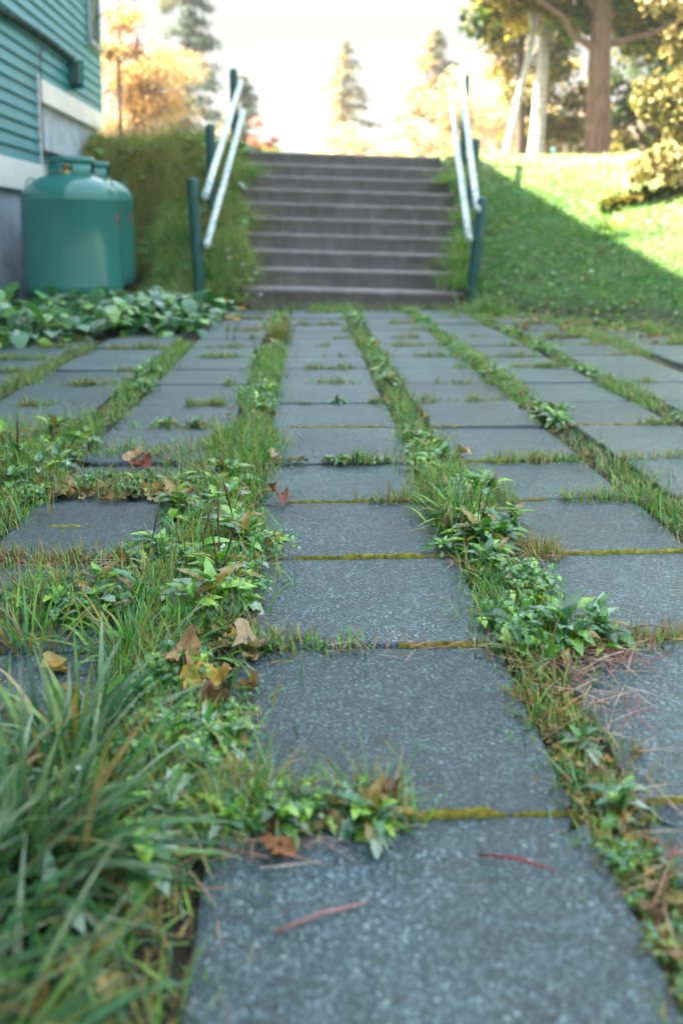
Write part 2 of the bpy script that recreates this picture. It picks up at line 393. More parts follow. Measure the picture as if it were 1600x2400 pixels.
# ------------------------------------------------------------------ house
WX = -2.33; HY0, HY1, SEAM = -9.0, 10.45, 7.98; EAVE = 7.5
hs = empty('house', (WX, 8, 0), label='teal clapboard house with white skirt boards above a pale concrete foundation', cat='house')
def hp(name, q, mat, smooth=False):
    V = q.mesh(name, smooth); o = link(name, V, mat, hs); o.location = (-WX, -8, 0); return o
q = QB(); BH = .106
r = np.random.default_rng(3)
k = 0; z = 1.19
while z < EAVE:
    y1 = SEAM if z + BH < 1.94 else HY1
    # butt joints along each course
    cuts = sorted([HY0] + list(r.uniform(HY0 + 1, y1 - .6, 3)) + [y1])
    for a, b_ in zip(cuts[:-1], cuts[1:]):
        a += .0015; b_ -= .0015; j = r.uniform(-.001, .001); tn = r.uniform(.9, 1.08)
        xb, xt = WX + .026 + j, WX + .004 + j
        pr = [(WX - .01, z - .006), (xb, z - .006), (xb, z + .004), (xt, z + BH + .001), (WX - .01, z + BH + .001)]
        V = [(x, yy, zz) for yy in (a, b_) for x, zz in pr]
        F = [(i, i + 1, i + 6, i + 5) for i in range(4)]
        q.add(V, F, (tn, tn, tn))
        q.add([V[1], V[2], V[3], V[4]], [(0, 1, 2, 3)]); q.add([V[6], V[7], V[8], V[9]], [(0, 3, 2, 1)])
    z += BH; k += 1
hp('siding', q, M_siding)
q = QB(); q.box(WX - 7, WX - .012, HY0, SEAM, 1.21, EAVE + .05); q.box(WX - 6.99, WX - .012, SEAM + .001, HY1 - .01, 1.951, EAVE + .04); hp('wall', q, M_siding)
q = QB(); q.box(WX - 6.9, WX - .035, HY0, SEAM, -.4, 1.2); q.box(WX - 6.9, WX - .030, SEAM - .001, HY1 - .03, -.4, 1.95)
hp('foundation', q, M_found)
q = QB(); q.box(WX - .03, WX + .030, HY0, SEAM - .02, .955, 1.192); hp('skirt_board', q, M_trim)
q = QB(); q.box(WX - .03, WX + .030, SEAM + .012, HY1 + .02, 1.75, 1.945); hp('skirt_board', q, M_trim)
q = QB(); q.box(WX - .03, WX + .034, SEAM - .018, SEAM + .010, .94, 1.97); hp('end_board', q, M_trim)
q = QB(); q.box(WX - .06, WX + .024, HY1 - .005, HY1 + .035, 1.95, EAVE); hp('corner_board', q, M_trim)
# far gable wall boards
q = QB()
q.box(WX - 7, WX - .06, HY1 - .009, HY1 + .012, 1.9, EAVE); hp('gable_wall', q, M_siding)
# roof
q = QB(); ridge = WX - 3.5; rz_ = EAVE + 1.75; ov = .25
for s in (1, -1):
    xe = ridge + s * (3.5 + ov); ze = EAVE - .1
    V = [(ridge, HY0 - .4, rz_), (xe, HY0 - .4, ze), (xe, HY1 + .25, ze), (ridge, HY1 + .25, rz_)]
    V2 = [(x, y, zz + .14) for x, y, zz in V]
    q.add(V + V2, [(0, 1, 2, 3), (4, 7, 6, 5), (0, 4, 5, 1), (1, 5, 6, 2), (2, 6, 7, 3), (3, 7, 4, 0)])
hp('roof', q, M_roof)
q = QB()
for yy in (HY0 + .01, HY1 - .02): q.add([(WX - 7, yy, EAVE), (WX, yy, EAVE), (ridge, yy, rz_), (ridge, yy, rz_)], [(0, 1, 2, 3)])
hp('gable_wall', q, M_siding)
# louvred window near the corner
wn = QB(); Y0_, Y1_, Z0_, Z1_ = 9.86, 10.40, 2.66, 4.3
wn.box(WX, WX + .050, Y0_, Y0_ + .07, Z0_, Z1_); wn.box(WX, WX + .050, Y1_ - .07, Y1_, Z0_, Z1_)
wn.box(WX, WX + .049, Y0_ + .07, Y1_ - .07, Z1_ - .07, Z1_ - .001); wn.box(WX, WX + .075, Y0_ - .03, Y1_ + .03, Z0_ - .05, Z0_ - .001)
wo = hp('window', wn, paint('grey_frame', (.20, .28, .32), .5, .1))
q = QB()
zz = Z0_ + .03
while zz < Z1_ - .1:
    q.box(WX + .022, WX + .034, Y0_ + .071, Y1_ - .071, zz, zz + .026); zz += .045
lo = link('shutter', q.mesh('shutter', False), M_dark, wo)
q = QB(); q.box(WX + .0215, WX + .024, Y0_ + .071, Y1_ - .071, Z0_ + .001, Z1_ - .071); link('backing', q.mesh('backing', False), M_black, wo)
# painted conduit sagging along the wall and its box
pts = [(WX + .055, yy, 2.13 + .175 * math.sin((yy - 5.2) / 3.85 * math.pi * .62)) for yy in np.linspace(4.4, 9.0, 24)]
q = QB(); q.tube(pts, .031, 12); pipe = hp('conduit', q, paint('conduit_paint', (.004, .035, .034), .95, .1, 20), True)
for yy in (5.6, 6.45, 7.15, 7.9, 8.5):
    zc = 2.13 + .175 * math.sin((yy - 5.2) / 3.85 * math.pi * .62)
    q = QB(); q.tube([(WX + .055, yy - .012, zc), (WX + .055, yy + .012, zc)], .037, 12); q.box(WX + .01, WX + .03, yy - .01, yy + .01, zc + .01, zc + .06)
    link('pipe_clip', q.mesh('pipe_clip'), M_dark, pipe)
q = QB(); q.box(WX + .005, WX + .125, 9.0, 9.12, 2.06, 2.26); q.box(WX + .005, WX + .08, 9.03, 9.1, 2.261, 2.33)
bx = hp('outlet_box', q, M_dark)
q = QB(); q.box(WX + .0, WX + .145, 9.122, 9.135, 2.02, 2.30); link('back_plate', q.mesh('back_plate', False), M_siding, bx)
# thin cable with a hook at the top
pts = [(WX + .045, 8.13, 2.20), (WX + .05, 8.08, 2.22), (WX + .05, 8.03, 2.19), (WX + .045, 8.0, 2.12), (WX + .045, 7.985, 1.9), (WX + .045, 7.98, 1.6), (WX + .044, 7.98, 1.2)]
q = QB(); q.tube(pts, .006, 8); hp('cable', q, M_black, True)
q = QB(); q.tube([(WX + .03, 10.2, 2.95), (-1.9, 10.9, 3.35), (-1.2, 13, 4.4), (1.0, 20, 7.5)], .007, 6); hp('overhead_cable', q, M_black, True)
q = QB(); q.tube([(WX + .03, 10.1, 2.9), (WX + .1, 9.9, 3.2), (WX + .2, 9.4, 3.6)], .008, 6); hp('bracket', q, M_trim, True)
# dark strip standing for the debris line where the bank meets the upper foundation
q = QB(); q.box(WX - .03, WX + .06, 7.99, 9.6, 1.30, 1.325); hp('dark_strip', q, M_black)

# ------------------------------------------------------------------ propane tank
TX, TY, TR = -1.81, 7.0, .378
def make_tank(TX, TY, TZ, label):
    tk = empty('propane_tank', (TX, TY, TZ), label=label, group='gas tanks by the house', cat='gas tank')
    q = QB()
    hb, sh = .075, .80          # bottom weld height, shoulder height above base
    prof = [(.001, .055)] + [(TR * math.sin(t), hb - .045 * math.cos(t)) for t in np.linspace(.3, math.pi / 2, 8)]
    prof += [(TR, hb + .05), (TR + .002, hb + .06), (TR, hb + .07), (TR, .45), (TR, sh - .015), (TR + .0035, sh - .008), (TR + .0035, sh + .002), (TR - .001, sh + .008)]
    prof += [(TR * (math.cos(t) ** .80), sh + .008 + .19 * math.sin(t) ** 1.1) for t in np.linspace(.06, math.pi / 2 - .02, 18)] + [(.001, sh + .193)]
    q.lathe(prof, 96); link('tank_body', q.mesh('tank_body'), M_tank, tk)
    q = QB(); q.lathe([(TR - .10, 0), (TR - .085, 0), (TR - .08, .05), (TR - .03, .075), (TR - .045, .075), (TR - .095, .05), (TR - .10, 0)], 64); link('foot_ring', q.mesh('foot_ring'), M_tank, tk)
    q = QB()
    def arc(a0, a1, z0, z1, r0=.175, th=.007, seg=24, c=(0, 0, 0)):
        q.lathe([(r0, z0), (r0 + th, z0), (r0 + th, z1), (r0, z1), (r0, z0)], seg, c=c, a0=R(a0), a1=R(a1))
    zb = sh + .155
    arc(-240, 60, zb + .115, zb + .165, .173, .012, 64)                      # top rim
    for a0, a1 in ((-240, -205), (-140, -120), (-119, -100), (-70, -20), (20, 60), (-172, -160)):
        arc(a0, a1, zb - .02, zb + .115)
    arc(-240, 60, zb - .05, zb + .035, seg=64)
    link('collar', q.mesh('collar'), M_tank, tk)
    q = QB(); q.lathe([(.0001, zb), (.035, zb), (.035, zb + .06), (.022, zb + .065), (.022, zb + .09), (.04, zb + .095), (.04, zb + .11), (.0001, zb + .112)], 20, c=(-.03, -.02, 0))
    q.tube([(-.03, -.02, zb + .05), (-.11, -.08, zb + .05)], .018, 12); link('valve', q.mesh('valve'), M_brass, tk)
    q = QB(); q.lathe([(.0001, zb - .02), (.045, zb - .02), (.045, zb + .03), (.0001, zb + .04)], 20, c=(.09, -.06, 0)); link('gauge', q.mesh('gauge'), M_black, tk)
    for a in (R(-172), R(-6)):
        q = QB(); c_, s_ = math.cos(a), math.sin(a); rr = TR - .085
        q.tube([(c_ * (rr + .038 * math.cos(t)), s_ * (rr + .038 * math.cos(t)), sh + .115 + .045 * math.sin(t)) for t in np.linspace(-.5, math.pi + .5, 16)], .006, 8)
        link('lifting_lug', q.mesh('lifting_lug'), M_tank, tk)
    # two red printed emblems: a burst with a small mark beneath
    for ang in (-14,):
        q = QB(); pts = []
        for t in range(16):
            rr = .023 if t % 2 == 0 else .012
            an = t / 16 * 2 * math.pi; pts.append((rr * math.cos(an), rr * math.sin(an) * 1.15))
        def wrap(u, v):
            a = R(ang) + u / TR; return ((TR + .0015) * math.cos(a), (TR + .0015) * math.sin(a), .66 + v)
        V = [wrap(0, 0)] + [wrap(u, v) for u, v in pts]
        q.add(V, [(0, 1 + t, 1 + (t + 1) % 16, 1 + (t + 2) % 16) for t in range(0, 16, 2)])
        q.add([wrap(-.004, -.065), wrap(.012, -.065), wrap(.012, -.045), wrap(-.004, -.045)], [(0, 1, 2, 3)])
        q.add([wrap(.0, -.044), wrap(.006, -.044), wrap(.006, -.03), wrap(.0, -.03)], [(0, 1, 2, 3)])
        link('emblem', q.mesh('emblem', False), M_red, tk)


make_tank(TX, TY, .06, 'front green gas tank with open collar and red emblem against the foundation')
make_tank(-1.868, 7.80, .085, 'rear green gas tank tucked behind the front one, only its right side showing')
# ------------------------------------------------------------------ handrails
def rail_set(label, posts, rails, rr=.030):
    root = empty('handrail', posts[0][0], label=label, cat='handrail')
    b0 = Vector(posts[0][0])
    for (p0, p1, pr) in posts:
        p0 = Vector(p0) - b0; p1 = Vector(p1) - b0; d = (p1 - p0).normalized()
        q = QB(); q.tube([p0 - d * .2, p0, p0.lerp(p1, .5), p1 - d * .03, p1 - d * .008, p1], [pr, pr, pr, pr, pr * .8, pr * .35], 16)
        link('post', q.mesh('post'), M_post, root)
    for (a, b_) in rails:
        a = Vector(a) - b0; b_ = Vector(b_) - b0
        q = QB(); q.tube([a.lerp(b_, t) + Vector((0, 0, -.012 * math.sin(math.pi * t))) for t in np.linspace(0, 1, 9)], rr, 16)
        link('rail', q.mesh('rail'), M_rail, root)
    return root
rail_set('green posts with two worn pipe rails on the tank side of the steps',
    [((-.83, 7.0, .02), (-.87, 7.0, 1.03), .046), ((-.86, 8.35, .7), (-.865, 8.35, 1.60), .044), ((-.74, 9.75, 1.45), (-.75, 9.75, 2.34), .044)],
    [((-.77, 6.93, .88), (-.68, 9.85, 2.22)), ((-.77, 6.95, .50), (-.65, 9.75, 1.90))])
rail_set('leaning green posts with two sunlit worn rails beside the open grassy bank',
    [((1.34, 7.0, .15), (1.42, 7.0, .89), .045), ((1.60, 8.5, .8), (1.645, 8.5, 1.49), .042), ((1.76, 9.85, 1.5), (1.78, 9.85, 2.33), .04)],
    [((1.365, 6.95, .78), (1.73, 9.9, 2.32)), ((1.305, 6.95, .55), (1.62, 9.8, 1.96))])

# ------------------------------------------------------------------ vegetation primitives
def blades(q, P, length, width, az, lean, curve, col, base=None, rows_=4, tip_col=None):
    """P (k,3); length,width,az,lean,curve (k,); col (k,3)"""
    k = len(P); t = np.linspace(0, 1, rows_)[None, :]
    ang = lean[:, None] + curve[:, None] * t
    ds = length[:, None] / (rows_ - 1)
    hx = np.cumsum(np.concatenate([np.zeros((k, 1)), (np.sin(ang[:, :-1])) * ds], 1), 1)
    hz = np.cumsum(np.concatenate([np.zeros((k, 1)), (np.cos(ang[:, :-1])) * ds], 1), 1)
    dx, dy = np.cos(az)[:, None], np.sin(az)[:, None]
    tw = (rng.uniform(-1, 1, (k, 1)) * 1.0) * t + rng.uniform(-.5, .5, (k, 1))
    wd = width[:, None] * (1 - t ** 1.8 * .93) * (.55 + .45 * np.minimum(t * 5, 1)) * .5
    cx = P[:, 0:1] + dx * hx; cy = P[:, 1:2] + dy * hx; cz = P[:, 2:3] + hz
    sx, sy = -dy * np.cos(tw) , dx * np.cos(tw); sz = np.sin(tw) * .8
    L = np.stack([cx - sx * wd, cy - sy * wd, cz - sz * wd], -1); Rr = np.stack([cx + sx * wd, cy + sy * wd, cz + sz * wd], -1)
    V = np.stack([L, Rr], 2).reshape(k, rows_ * 2, 3)
    V[..., 2] = np.maximum(V[..., 2], P[:, 2][:, None] - .004)
    f = np.array([(2 * i, 2 * i + 1, 2 * i + 3, 2 * i + 2) for i in range(rows_ - 1)])
    F = f[None] + (np.arange(k) * rows_ * 2)[:, None, None]
    cc = np.repeat(col[:, None, :], rows_ * 2, 1)
    if tip_col is not None:
        tt = np.repeat(t ** 2, k, 0)[..., None].repeat(2, 1).reshape(k, rows_, 2).reshape(k, rows_ * 2, 1) if False else np.repeat((t ** 2.2)[0], 2)[None, :, None]
        m_ = (rng.random((k, 1, 1)) < .22) * tt
        cc = cc * (1 - m_) + np.asarray(tip_col)[None, None] * m_
    q.add(V.reshape(-1, 3), F.reshape(-1, 4), cc.reshape(-1, 3))
G_green = np.array([(.085, .28, .045), (.17, .40, .055), (.05, .20, .07), (.28, .48, .07), (.18, .34, .20)])
G_dry = np.array([(.42, .32, .12), (.38, .30, .14), (.46, .28, .08), (.24, .16, .08)])
def pick(pal, k, jit=.18):
    c = pal[rng.integers(0, len(pal), k)]
    return c * rng.uniform(1 - jit, 1 + jit, (k, 1))
def mixpal(k, dry):
    c = pick(G_green, k); d = rng.random(k) < dry
    c[d] = pick(G_dry, d.sum()); return c
def grass_at(q, x, y, z, h, wdt=.0035, dry=.15, lean=.5, az=None, rows_=4, lf=.4):
    k = len(x); P = np.stack([x, y, z], 1)
    L = h * rng.uniform(1 - lf, 1 + lf, k)
    blades(q, P, L, np.full(k, wdt) * rng.uniform(.6, 1.4, k), rng.uniform(0, 2 * math.pi, k) if az is None else az, np.abs(rng.normal(0, lean, k)),
           rng.uniform(.2, 1.3, k), mixpal(k, dry), rows_=rows_, tip_col=(.32, .20, .05))

def leaf_tmpl(prof, bend=.5, fold=.25, lift=.1):
    """leaf along +Y of length 1, three columns; prof = half widths"""
    n = len(prof); V = []
    for i, w_ in enumerate(prof):
        t = i / (n - 1); y = t; z = lift * math.sin(math.pi * t * .9) - bend * t * t
        V += [(-w_, y, z + fold * w_), (0, y, z), (w_, y, z + fold * w_)]
    F = []
    for i in range(n - 1):
        a = 3 * i; F += [(a, a + 1, a + 4, a + 3), (a + 1, a + 2, a + 5, a + 4)]
    return np.array(V, float), np.array(F)
def dandelion_tmpl(seed):
    r_ = random.Random(seed); V = []; F = []
    n = 13; tmp = []
    for i in range(n):
        t = i / (n - 1)
        env = .03 + .17 * (t ** .8) * (1 - max(0, (t - .78) / .22) ** 2)
        tooth = 1.0 if i % 2 else (.22 + .28 * t)
        if i < 2: env = .028; tooth = 1
        tmp.append((env * tooth * r_.uniform(.85, 1.1), t - (.05 if i % 2 else 0)))
    tmp[-1] = (.008, 1)
    bend = r_.uniform(.2, .7); tw = r_.uniform(-.25, .25)
    for i, (w_, t) in enumerate(tmp):
        z = .30 * math.sin(math.pi * t * .8) - bend * .55 * t * t; xo = tw * t * t
        V += [(xo - w_, t - (.04 if i % 2 else -.01), z + w_ * .4), (xo, t, z - .005), (xo + w_, t - (.04 if i % 2 else -.01), z + w_ * .4)]
    for i in range(n - 1):
        a = 3 * i; F += [(a, a + 1, a + 4, a + 3), (a + 1, a + 2, a + 5, a + 4)]
    return np.array(V), np.array(F)
DT = [dandelion_tmpl(s) for s in range(6)]
PT = [leaf_tmpl([.015, .02, .06, .15, .20, .21, .17, .09, .01], b_, .2, .35) for b_ in (.3, .55, .8)]
HT = []
for s_ in range(4):
    V, F = leaf_tmpl([.10, .34, .47, .50, .46, .36, .22, .03], .25 + .12 * s_, -.12 if s_ % 2 else .16, .12)
    V[0][1] -= .12; V[2][1] -= .12; V[3][1] -= .1; V[5][1] -= .1
    V[:, 2] += .04 * np.sin(V[:, 1] * 11 + s_) * np.abs(V[:, 0])
    HT.append((V, F))
W_green = np.array([(.09, .29, .03), (.18, .42, .04), (.05, .19, .06), (.20, .36, .24), (.30, .52, .05), (.34, .48, .36), (.035, .13, .05)])
def rosette(q, n, L, kind='dandelion', up=.5, pal=W_green, at=(0, 0, 0), r_=None):
    r_ = r_ or rng
    for i in range(n):
        T = DT[r_.integers(0, len(DT))] if kind == 'dandelion' else PT[r_.integers(0, len(PT))]
        V, F = T; l = L * r_.uniform(.55, 1.1)
        az = np.array([2 * math.pi * (i + r_.uniform(-.4, .4)) / n * 1.0])
        el = np.array([r_.uniform(0.02, up)])
        M = rotz(az) @ rotx(el)
        S = V * l * np.array([r_.uniform(.8, 1.25), 1, 1])
        W_ = np.einsum('kij,nj->kni', M, S)[0]
        W_[:, 2] = np.maximum(W_[:, 2], .002 + .002 * i / n) + at[2]
        W_[:, 0] += at[0]; W_[:, 1] += at[1]
        c = pal[r_.integers(0, len(pal))] * r_.uniform(.8, 1.2)
        if r_.random() < .07: c = np.array((.30, .20, .03))
        q.add(W_, F, c)

# ------------------------------------------------------------------ weeds as individual plants
proto = []
for i in range(8):
    q = QB(); rosette(q, int(rng.integers(14, 24)), .070, 'dandelion', 1.25)
    if i % 2: rosette(q, 6, .05, 'plantain', 1.1)
    proto.append(('dandelion_plant', q.mesh('dandelion_leaves')))
for i in range(6):
    q = QB(); rosette(q, int(rng.integers(7, 12)), .058, 'plantain', .9)
    if i % 2:
        for c_ in range(26):            # clover like small leaflets between the leaves
            a = rng.uniform(0, 6.28); d_ = rng.uniform(.01, .055); hz = rng.uniform(.012, .045)
            for l_ in range(3):
                V, F = PT[1]; M = (rotz(np.array([a + l_ * 2.09])) @ rotx(np.array([rng.uniform(-.2, .4)])))[0]
                q.add((V * .013 * np.array([1.9, 1, 1])) @ M.T + np.array([d_ * math.cos(a), d_ * math.sin(a), hz]), F, W_green[rng.integers(0, 5)] * rng.uniform(.8, 1.2))
    proto.append(('plantain_plant', q.mesh('plantain_leaves')))
M_stalk = paint('seed_stalk', (.12, .045, .035), .8, .2, 60)
def stalk_mesh(n, h):
    q = QB()
    for i in range(n):
        a = random.uniform(0, 6.28); l = random.uniform(.1, .4) * h; hh = h * random.uniform(.75, 1.1)
        p = [(0, 0, 0), (l * .4 * math.cos(a), l * .4 * math.sin(a), hh * .5), (l * math.cos(a), l * math.sin(a), hh)]
        q.tube([p[0], p[1]], .0012, 5, (.3, .3, .3)); q.tube([p[1], tuple((np.array(p[1]) + np.array(p[2])) / 2), p[2]], [.0010, .0015, .0006], 6)
    return q.mesh('seed_stalk')
stalks = [stalk_mesh(k_, h_) for k_, h_ in ((2, .12), (3, .15), (1, .13))]
def plant(idx, x, y, z, s, label, group, st_=None):
    nm, me = proto[idx]
    if group != 'weeds in the slab joints' and 'leaved weed' not in label:
        sz = 'tiny' if s < .55 else 'small' if s < .8 else 'midsized' if s < 1.05 else 'large'
        for w_ in ('tiny ', 'small ', 'leafy ', 'blurred ', 'fresh green '): label = label.replace(w_ + 'weed', 'weed')
        label = sz + (' toothed ' if idx < 8 else ' smooth leaved ') + label.replace('weed', 'weed with seed spikes' if st_ is not None else 'weed', 1)
    if not me.materials: me.materials.append(M_leaf)
    o = bpy.data.objects.new(nm, me); C.objects.link(o)
    o.location = (x, y, z); o.rotation_euler = (random.uniform(-.1, .1), random.uniform(-.1, .1), random.uniform(0, 6.28)); o.scale = (s, s, s)
    tag(o, label, 'weed', group)
    if st_ is not None:
        sm = stalks[st_]
        if not sm.materials: sm.materials.append(M_stalk)
        c = bpy.data.objects.new('seed_stalk', sm); C.objects.link(c); c.parent = o
    return o
# hand placed, the ones in focus
hero = [
 (0, .39, 1.245, 1.15, None, 'big toothed dandelion at the front of the clump in the slab corner right of centre'),
 (2, .45, 1.26, .95, None, 'dandelion stretching yellow green leaves over the right hand slab corner'),
 (9, .32, 1.28, 1.0, None, 'plantain at the left end of the big dandelion clump'),
 (1, .39, 1.68, 1.1, None, 'dandelion arching toward the right slab just behind the yellow moss line'),
 (3, .33, 1.66, 1.15, None, 'dark leaved dandelion low under the tall grass tuft'),
 (10, .37, 1.60, 1.0, None, 'small plantain at the crossing of the moss lined joints'),
 (4, .27, 1.63, .7, None, 'tiny three leaved weed alone on the moss joint of the centre column'),
 (11, -.07, 1.63, .95, None, 'blue green rosette at the left end of the bright moss line'),
 (5, -.14, 1.72, 1.15, 0, 'dandelion with pale backs beside the dark seed spikes'),
 (12, -.15, 1.50, 1.1, None, 'broad plantain spreading flat over the left slab edge'),
 (6, -.16, 1.38, 1.3, None, 'large flat rosette just behind the curled tan leaves'),
 (8, -.20, 1.60, 1.2, 2, 'plantain with one leaning seed spike in the left grassy joint'),
 (13, -.30, 1.62, .9, 0, 'plantain leaning over the dark left slab with a seed spike'),
 (7, .06, .862, .7, None, 'blurred rosette hanging over the near slab joint'),
 (9, -.02, .865, .7, None, 'clover like weed in the nearest cross joint'),
 (1, .33, .97, .5, None, 'small weed in the near joint right of the centre slab'),
 (2, .335, .85, .62, None, 'blurred bushy weed low at the right where two joints cross'),
]
for i, x, y, s, st_, lab in hero:
    plant(i, x, y, -.004, s, lab, 'weeds in the slab joints', st_)
strips = [  # name, xc, half width, y0, y1, weeds, label
 ('a', .345, .045, 1.35, 6.7, 62, 'in the joint right of the centre slabs'),
 ('b', -.19, .080, 1.35, 6.6, 72, 'in the joint left of the centre slabs'),
 ('c', .815, .045, 1.7, 6.8, 46, 'in the second joint right of centre'),
 ('d', 1.26, .050, 2.4, 6.6, 36, 'in the third joint right of centre'),
 ('e', -.675, .060, 1.9, 5.2, 34, 'in the second joint left of centre'),
]
for nm, xc, hw, y0, y1, nw, lab in strips:
    for i in range(nw):
        for _ in range(30):
            t = rng.random() ** 1.1; y = y0 + (y1 - y0) * t
            if float(vnoise(xc * 31, y, 2.6, 14)) + rng.normal(0, .12) > .5: break
        x = xc + rng.normal(0, hw * .42)
        ki = int(rng.integers(0, 14)); sk = int(rng.integers(0, 3)) if rng.random() < .07 else None
        band = 'near' if y < 2.3 else 'halfway' if y < 4.2 else 'far'
        plant(ki, x, y, -.006, rng.uniform(.45, 1.12), ('toothed ' if ki < 8 else 'smooth ') + 'leaved weed ' + ('with dark seed spike ' if sk is not None else '') + band + ' ' + lab, 'small weeds filling a slab joint', sk)

for (xa, xb, ya, yb, nw, s0, s1, lab, grp) in (
    (-1.28, -.62, 2.05, 2.75, 26, .8, 1.5, 'weed in the lush patch over the left slabs', 'weeds in the lush left patch'),
    (-.60, -.26, 2.03, 2.2, 9, .4, .8, 'weed in the dry grass band on the left slab', 'weeds in the left grass bands'),
    (-.60, -.24, 1.33, 1.46, 12, .6, 1.0, 'weed in the grass band crossing the near left slabs', 'weeds in the left grass bands'),
    (.29, .42, 1.28, 1.60, 7, .5, 1.0, 'leafy weed between dandelion clump and moss line', 'weeds around the dandelion clump'),
    (.29, .46, 1.62, 2.10, 10, .5, 1.0, 'leafy weed crowding the base of the spiky grass tuft', 'weeds around the spiky tuft'),
    (.30, .36, .55, 1.15, 10, .2, .45, 'tiny weed in the dry needle strewn joint at lower right', 'tiny weeds in the lower right joint'),
    (-.24, -.10, .9, 1.25, 18, .5, .95, 'small weed around the curled tan leaves', 'weeds around the curled leaves'),
    (-.52, -.14, .52, 1.15, 13, .6, 1.0, 'blurred weed under the coarse near grass', 'weeds under the coarse near grass'),
    (-.30, -.09, 1.25, 2.1, 24, .6, 1.15, 'leafy weed in the sharpest stretch of the left joint', 'small weeds filling a slab joint'),
    (-.20, .07, .835, .87, 12, .4, .75, 'small weed in the nearest cross joint', 'small weeds in the nearest cross joint'),
    (-.03, .27, 2.30, 2.32, 8, .3, .55, 'tiny weed in the fourth centre cross joint', 'tiny weeds in cross joints'),
    (-.05, .29, 3.12, 3.15, 6, .3, .6, 'tiny weed in a far centre cross joint', 'tiny weeds in cross joints'),
    (-.60, -.30, 2.74, 2.78, 8, .35, .7, 'tiny weed in a cross joint left of the grassy joint', 'tiny weeds in cross joints'),
    (.33, .46, 1.20, 1.27, 6, .5, .9, 'fresh green weed filling out the dandelion clump', 'weeds around the dandelion clump')):
    for i in range(nw):
        plant(int(rng.integers(0, 14)), rng.uniform(xa, xb), rng.uniform(ya, yb), -.004, rng.uniform(s0, s1), lab, grp, int(rng.integers(0, 3)) if rng.random() < .05 else None)
# ------------------------------------------------------------------ fine grass of the joints
q = QB()
def strip_grass(xc, hw, y0, y1, n, h, dry=.2, patch=2.2, wdt=.003):
    y = rng.uniform(y0, y1, n); x = xc + rng.normal(0, hw * .5, n)
    pn = .25 * (y < 2.6) * (rng.random(n) < .5) + .65 * vnoise(x * .3 + xc * 7, y, patch, 4) + .35 * vnoise(x * .3 - xc * 5, y, patch * 3.1, 9); keep = pn + rng.normal(0, .10, n) > .42; x = xc + (x - xc) * (.45 + .95 * pn)
    x, y = x[keep], y[keep]; pn = pn[keep]
    hh = h * (.30 + 1.1 * pn) * (.30 + 1.0 * vnoise(x, y, 22, 8)); thin = (y > 1.3) | (rng.random(len(y)) < .6); x, y, hh = x[thin], y[thin], hh[thin]
    grass_at(q, x, y, np.full(len(x), -.012), hh, wdt, dry, .8)
strip_grass(-.19, .10, .9, 2.6, 15000, .062, .16)
strip_grass(-.17, .065, 2.4, 4.6, 7500, .058, .15)
strip_grass(-.145, .045, 4.2, 6.9, 3600, .06, .2)
strip_grass(.325, .055, .35, 1.25, 9000, .022, .5, 9)
strip_grass(.325, .04, .55, 1.2, 1200, .035, .25)
strip_grass(.345, .075, 1.2, 2.6, 10000, .055, .18, 3)
strip_grass(.345, .065, 2.5, 6.9, 9000, .06, .2)
strip_grass(.815, .065, 1.6, 6.9, 9500, .055, .2)
strip_grass(1.26, .07, 2.2, 6.9, 9500, .055, .2)
strip_grass(1.72, .09, 2.8, 6.3, 8000, .06, .25)
strip_grass(2.175, .10, 3.0, 5.6, 14000, .06, .25)
strip_grass(-.67, .07, 1.7, 4.9, 6500, .055, .2)
strip_grass(-1.18, .07, 2.2, 4.8, 3000, .05, .3)
strip_grass(-1.70, .07, 3.2, 4.8, 1500, .05, .3)
def patch_grass(x0, x1, y0, y1, n, h, dry, wdt=.003, lean=.6):
    x = rng.uniform(x0, x1, n); y = rng.uniform(y0, y1, n)
    # ragged ends
    e = np.minimum((x - x0), (x1 - x)) / (x1 - x0) * 6 + .3; keep = rng.random(n) < e
    x, y = x[keep], y[keep]; cl = vnoise(x, y * 2, 16, 3) * .7 + vnoise(x, y, 45, 7) * .45; k2 = rng.random(len(x)) < (cl - .22) * 2.2; x, y, cl = x[k2], y[k2], cl[k2]
    y = y + rng.normal(0, .012, len(y))
    grass_at(q, x, y, np.full(len(x), -.006), h * (.35 + 1.25 * cl), wdt, dry, lean + .25)
strip_grass(-.17, .09, .45, 1.0, 3500, .045, .4, 4)
strip_grass(-.38, .20, .45, 1.1, 3500, .04, .5, 4)
patch_grass(-.10, .10, 1.235, 1.27, 500, .03, .3)
patch_grass(-.14, .12, .835, .885, 900, .05, .25)
patch_grass(-.08, .04, .86, .90, 200, .06, .5)
patch_grass(-.62, -.22, 1.33, 1.47, 2600, .055, .45)
patch_grass(-.62, -.28, 1.585, 1.645, 900, .028, .6)
patch_grass(-.75, -.24, 2.02, 2.20, 2600, .036, .45)
patch_grass(-.80, -.26, 2.36, 2.46, 1100, .04, .3)
patch_grass(-1.3, -.62, 2.1, 2.75, 5500, .075, .25)
patch_grass(.56, .82, 1.945, 1.985, 500, .028, .3)
patch_grass(.30, .50, 1.93, 2.02, 500, .04, .2)
patch_grass(.36, .50, 1.585, 1.66, 500, .028, .75)
patch_grass(.37, .60, 1.225, 1.275, 500, .022, .75)
for k in range(6, len(rows) - 1):          # every far cross joint, thin and broken
    for (x0, x1) in cols:
        for _ in range(2):
          if rng.random() < .7 and rows[k] < 6.9:
            a = rng.uniform(x0, x1); b_ = a + rng.uniform(.08, .4); b_ = min(b_, x1)
            if b_ - a > .03: patch_grass(a, b_, rows[k] - .014, rows[k] + .014, int(1500 * (b_ - a)), .030, .4, .0035)
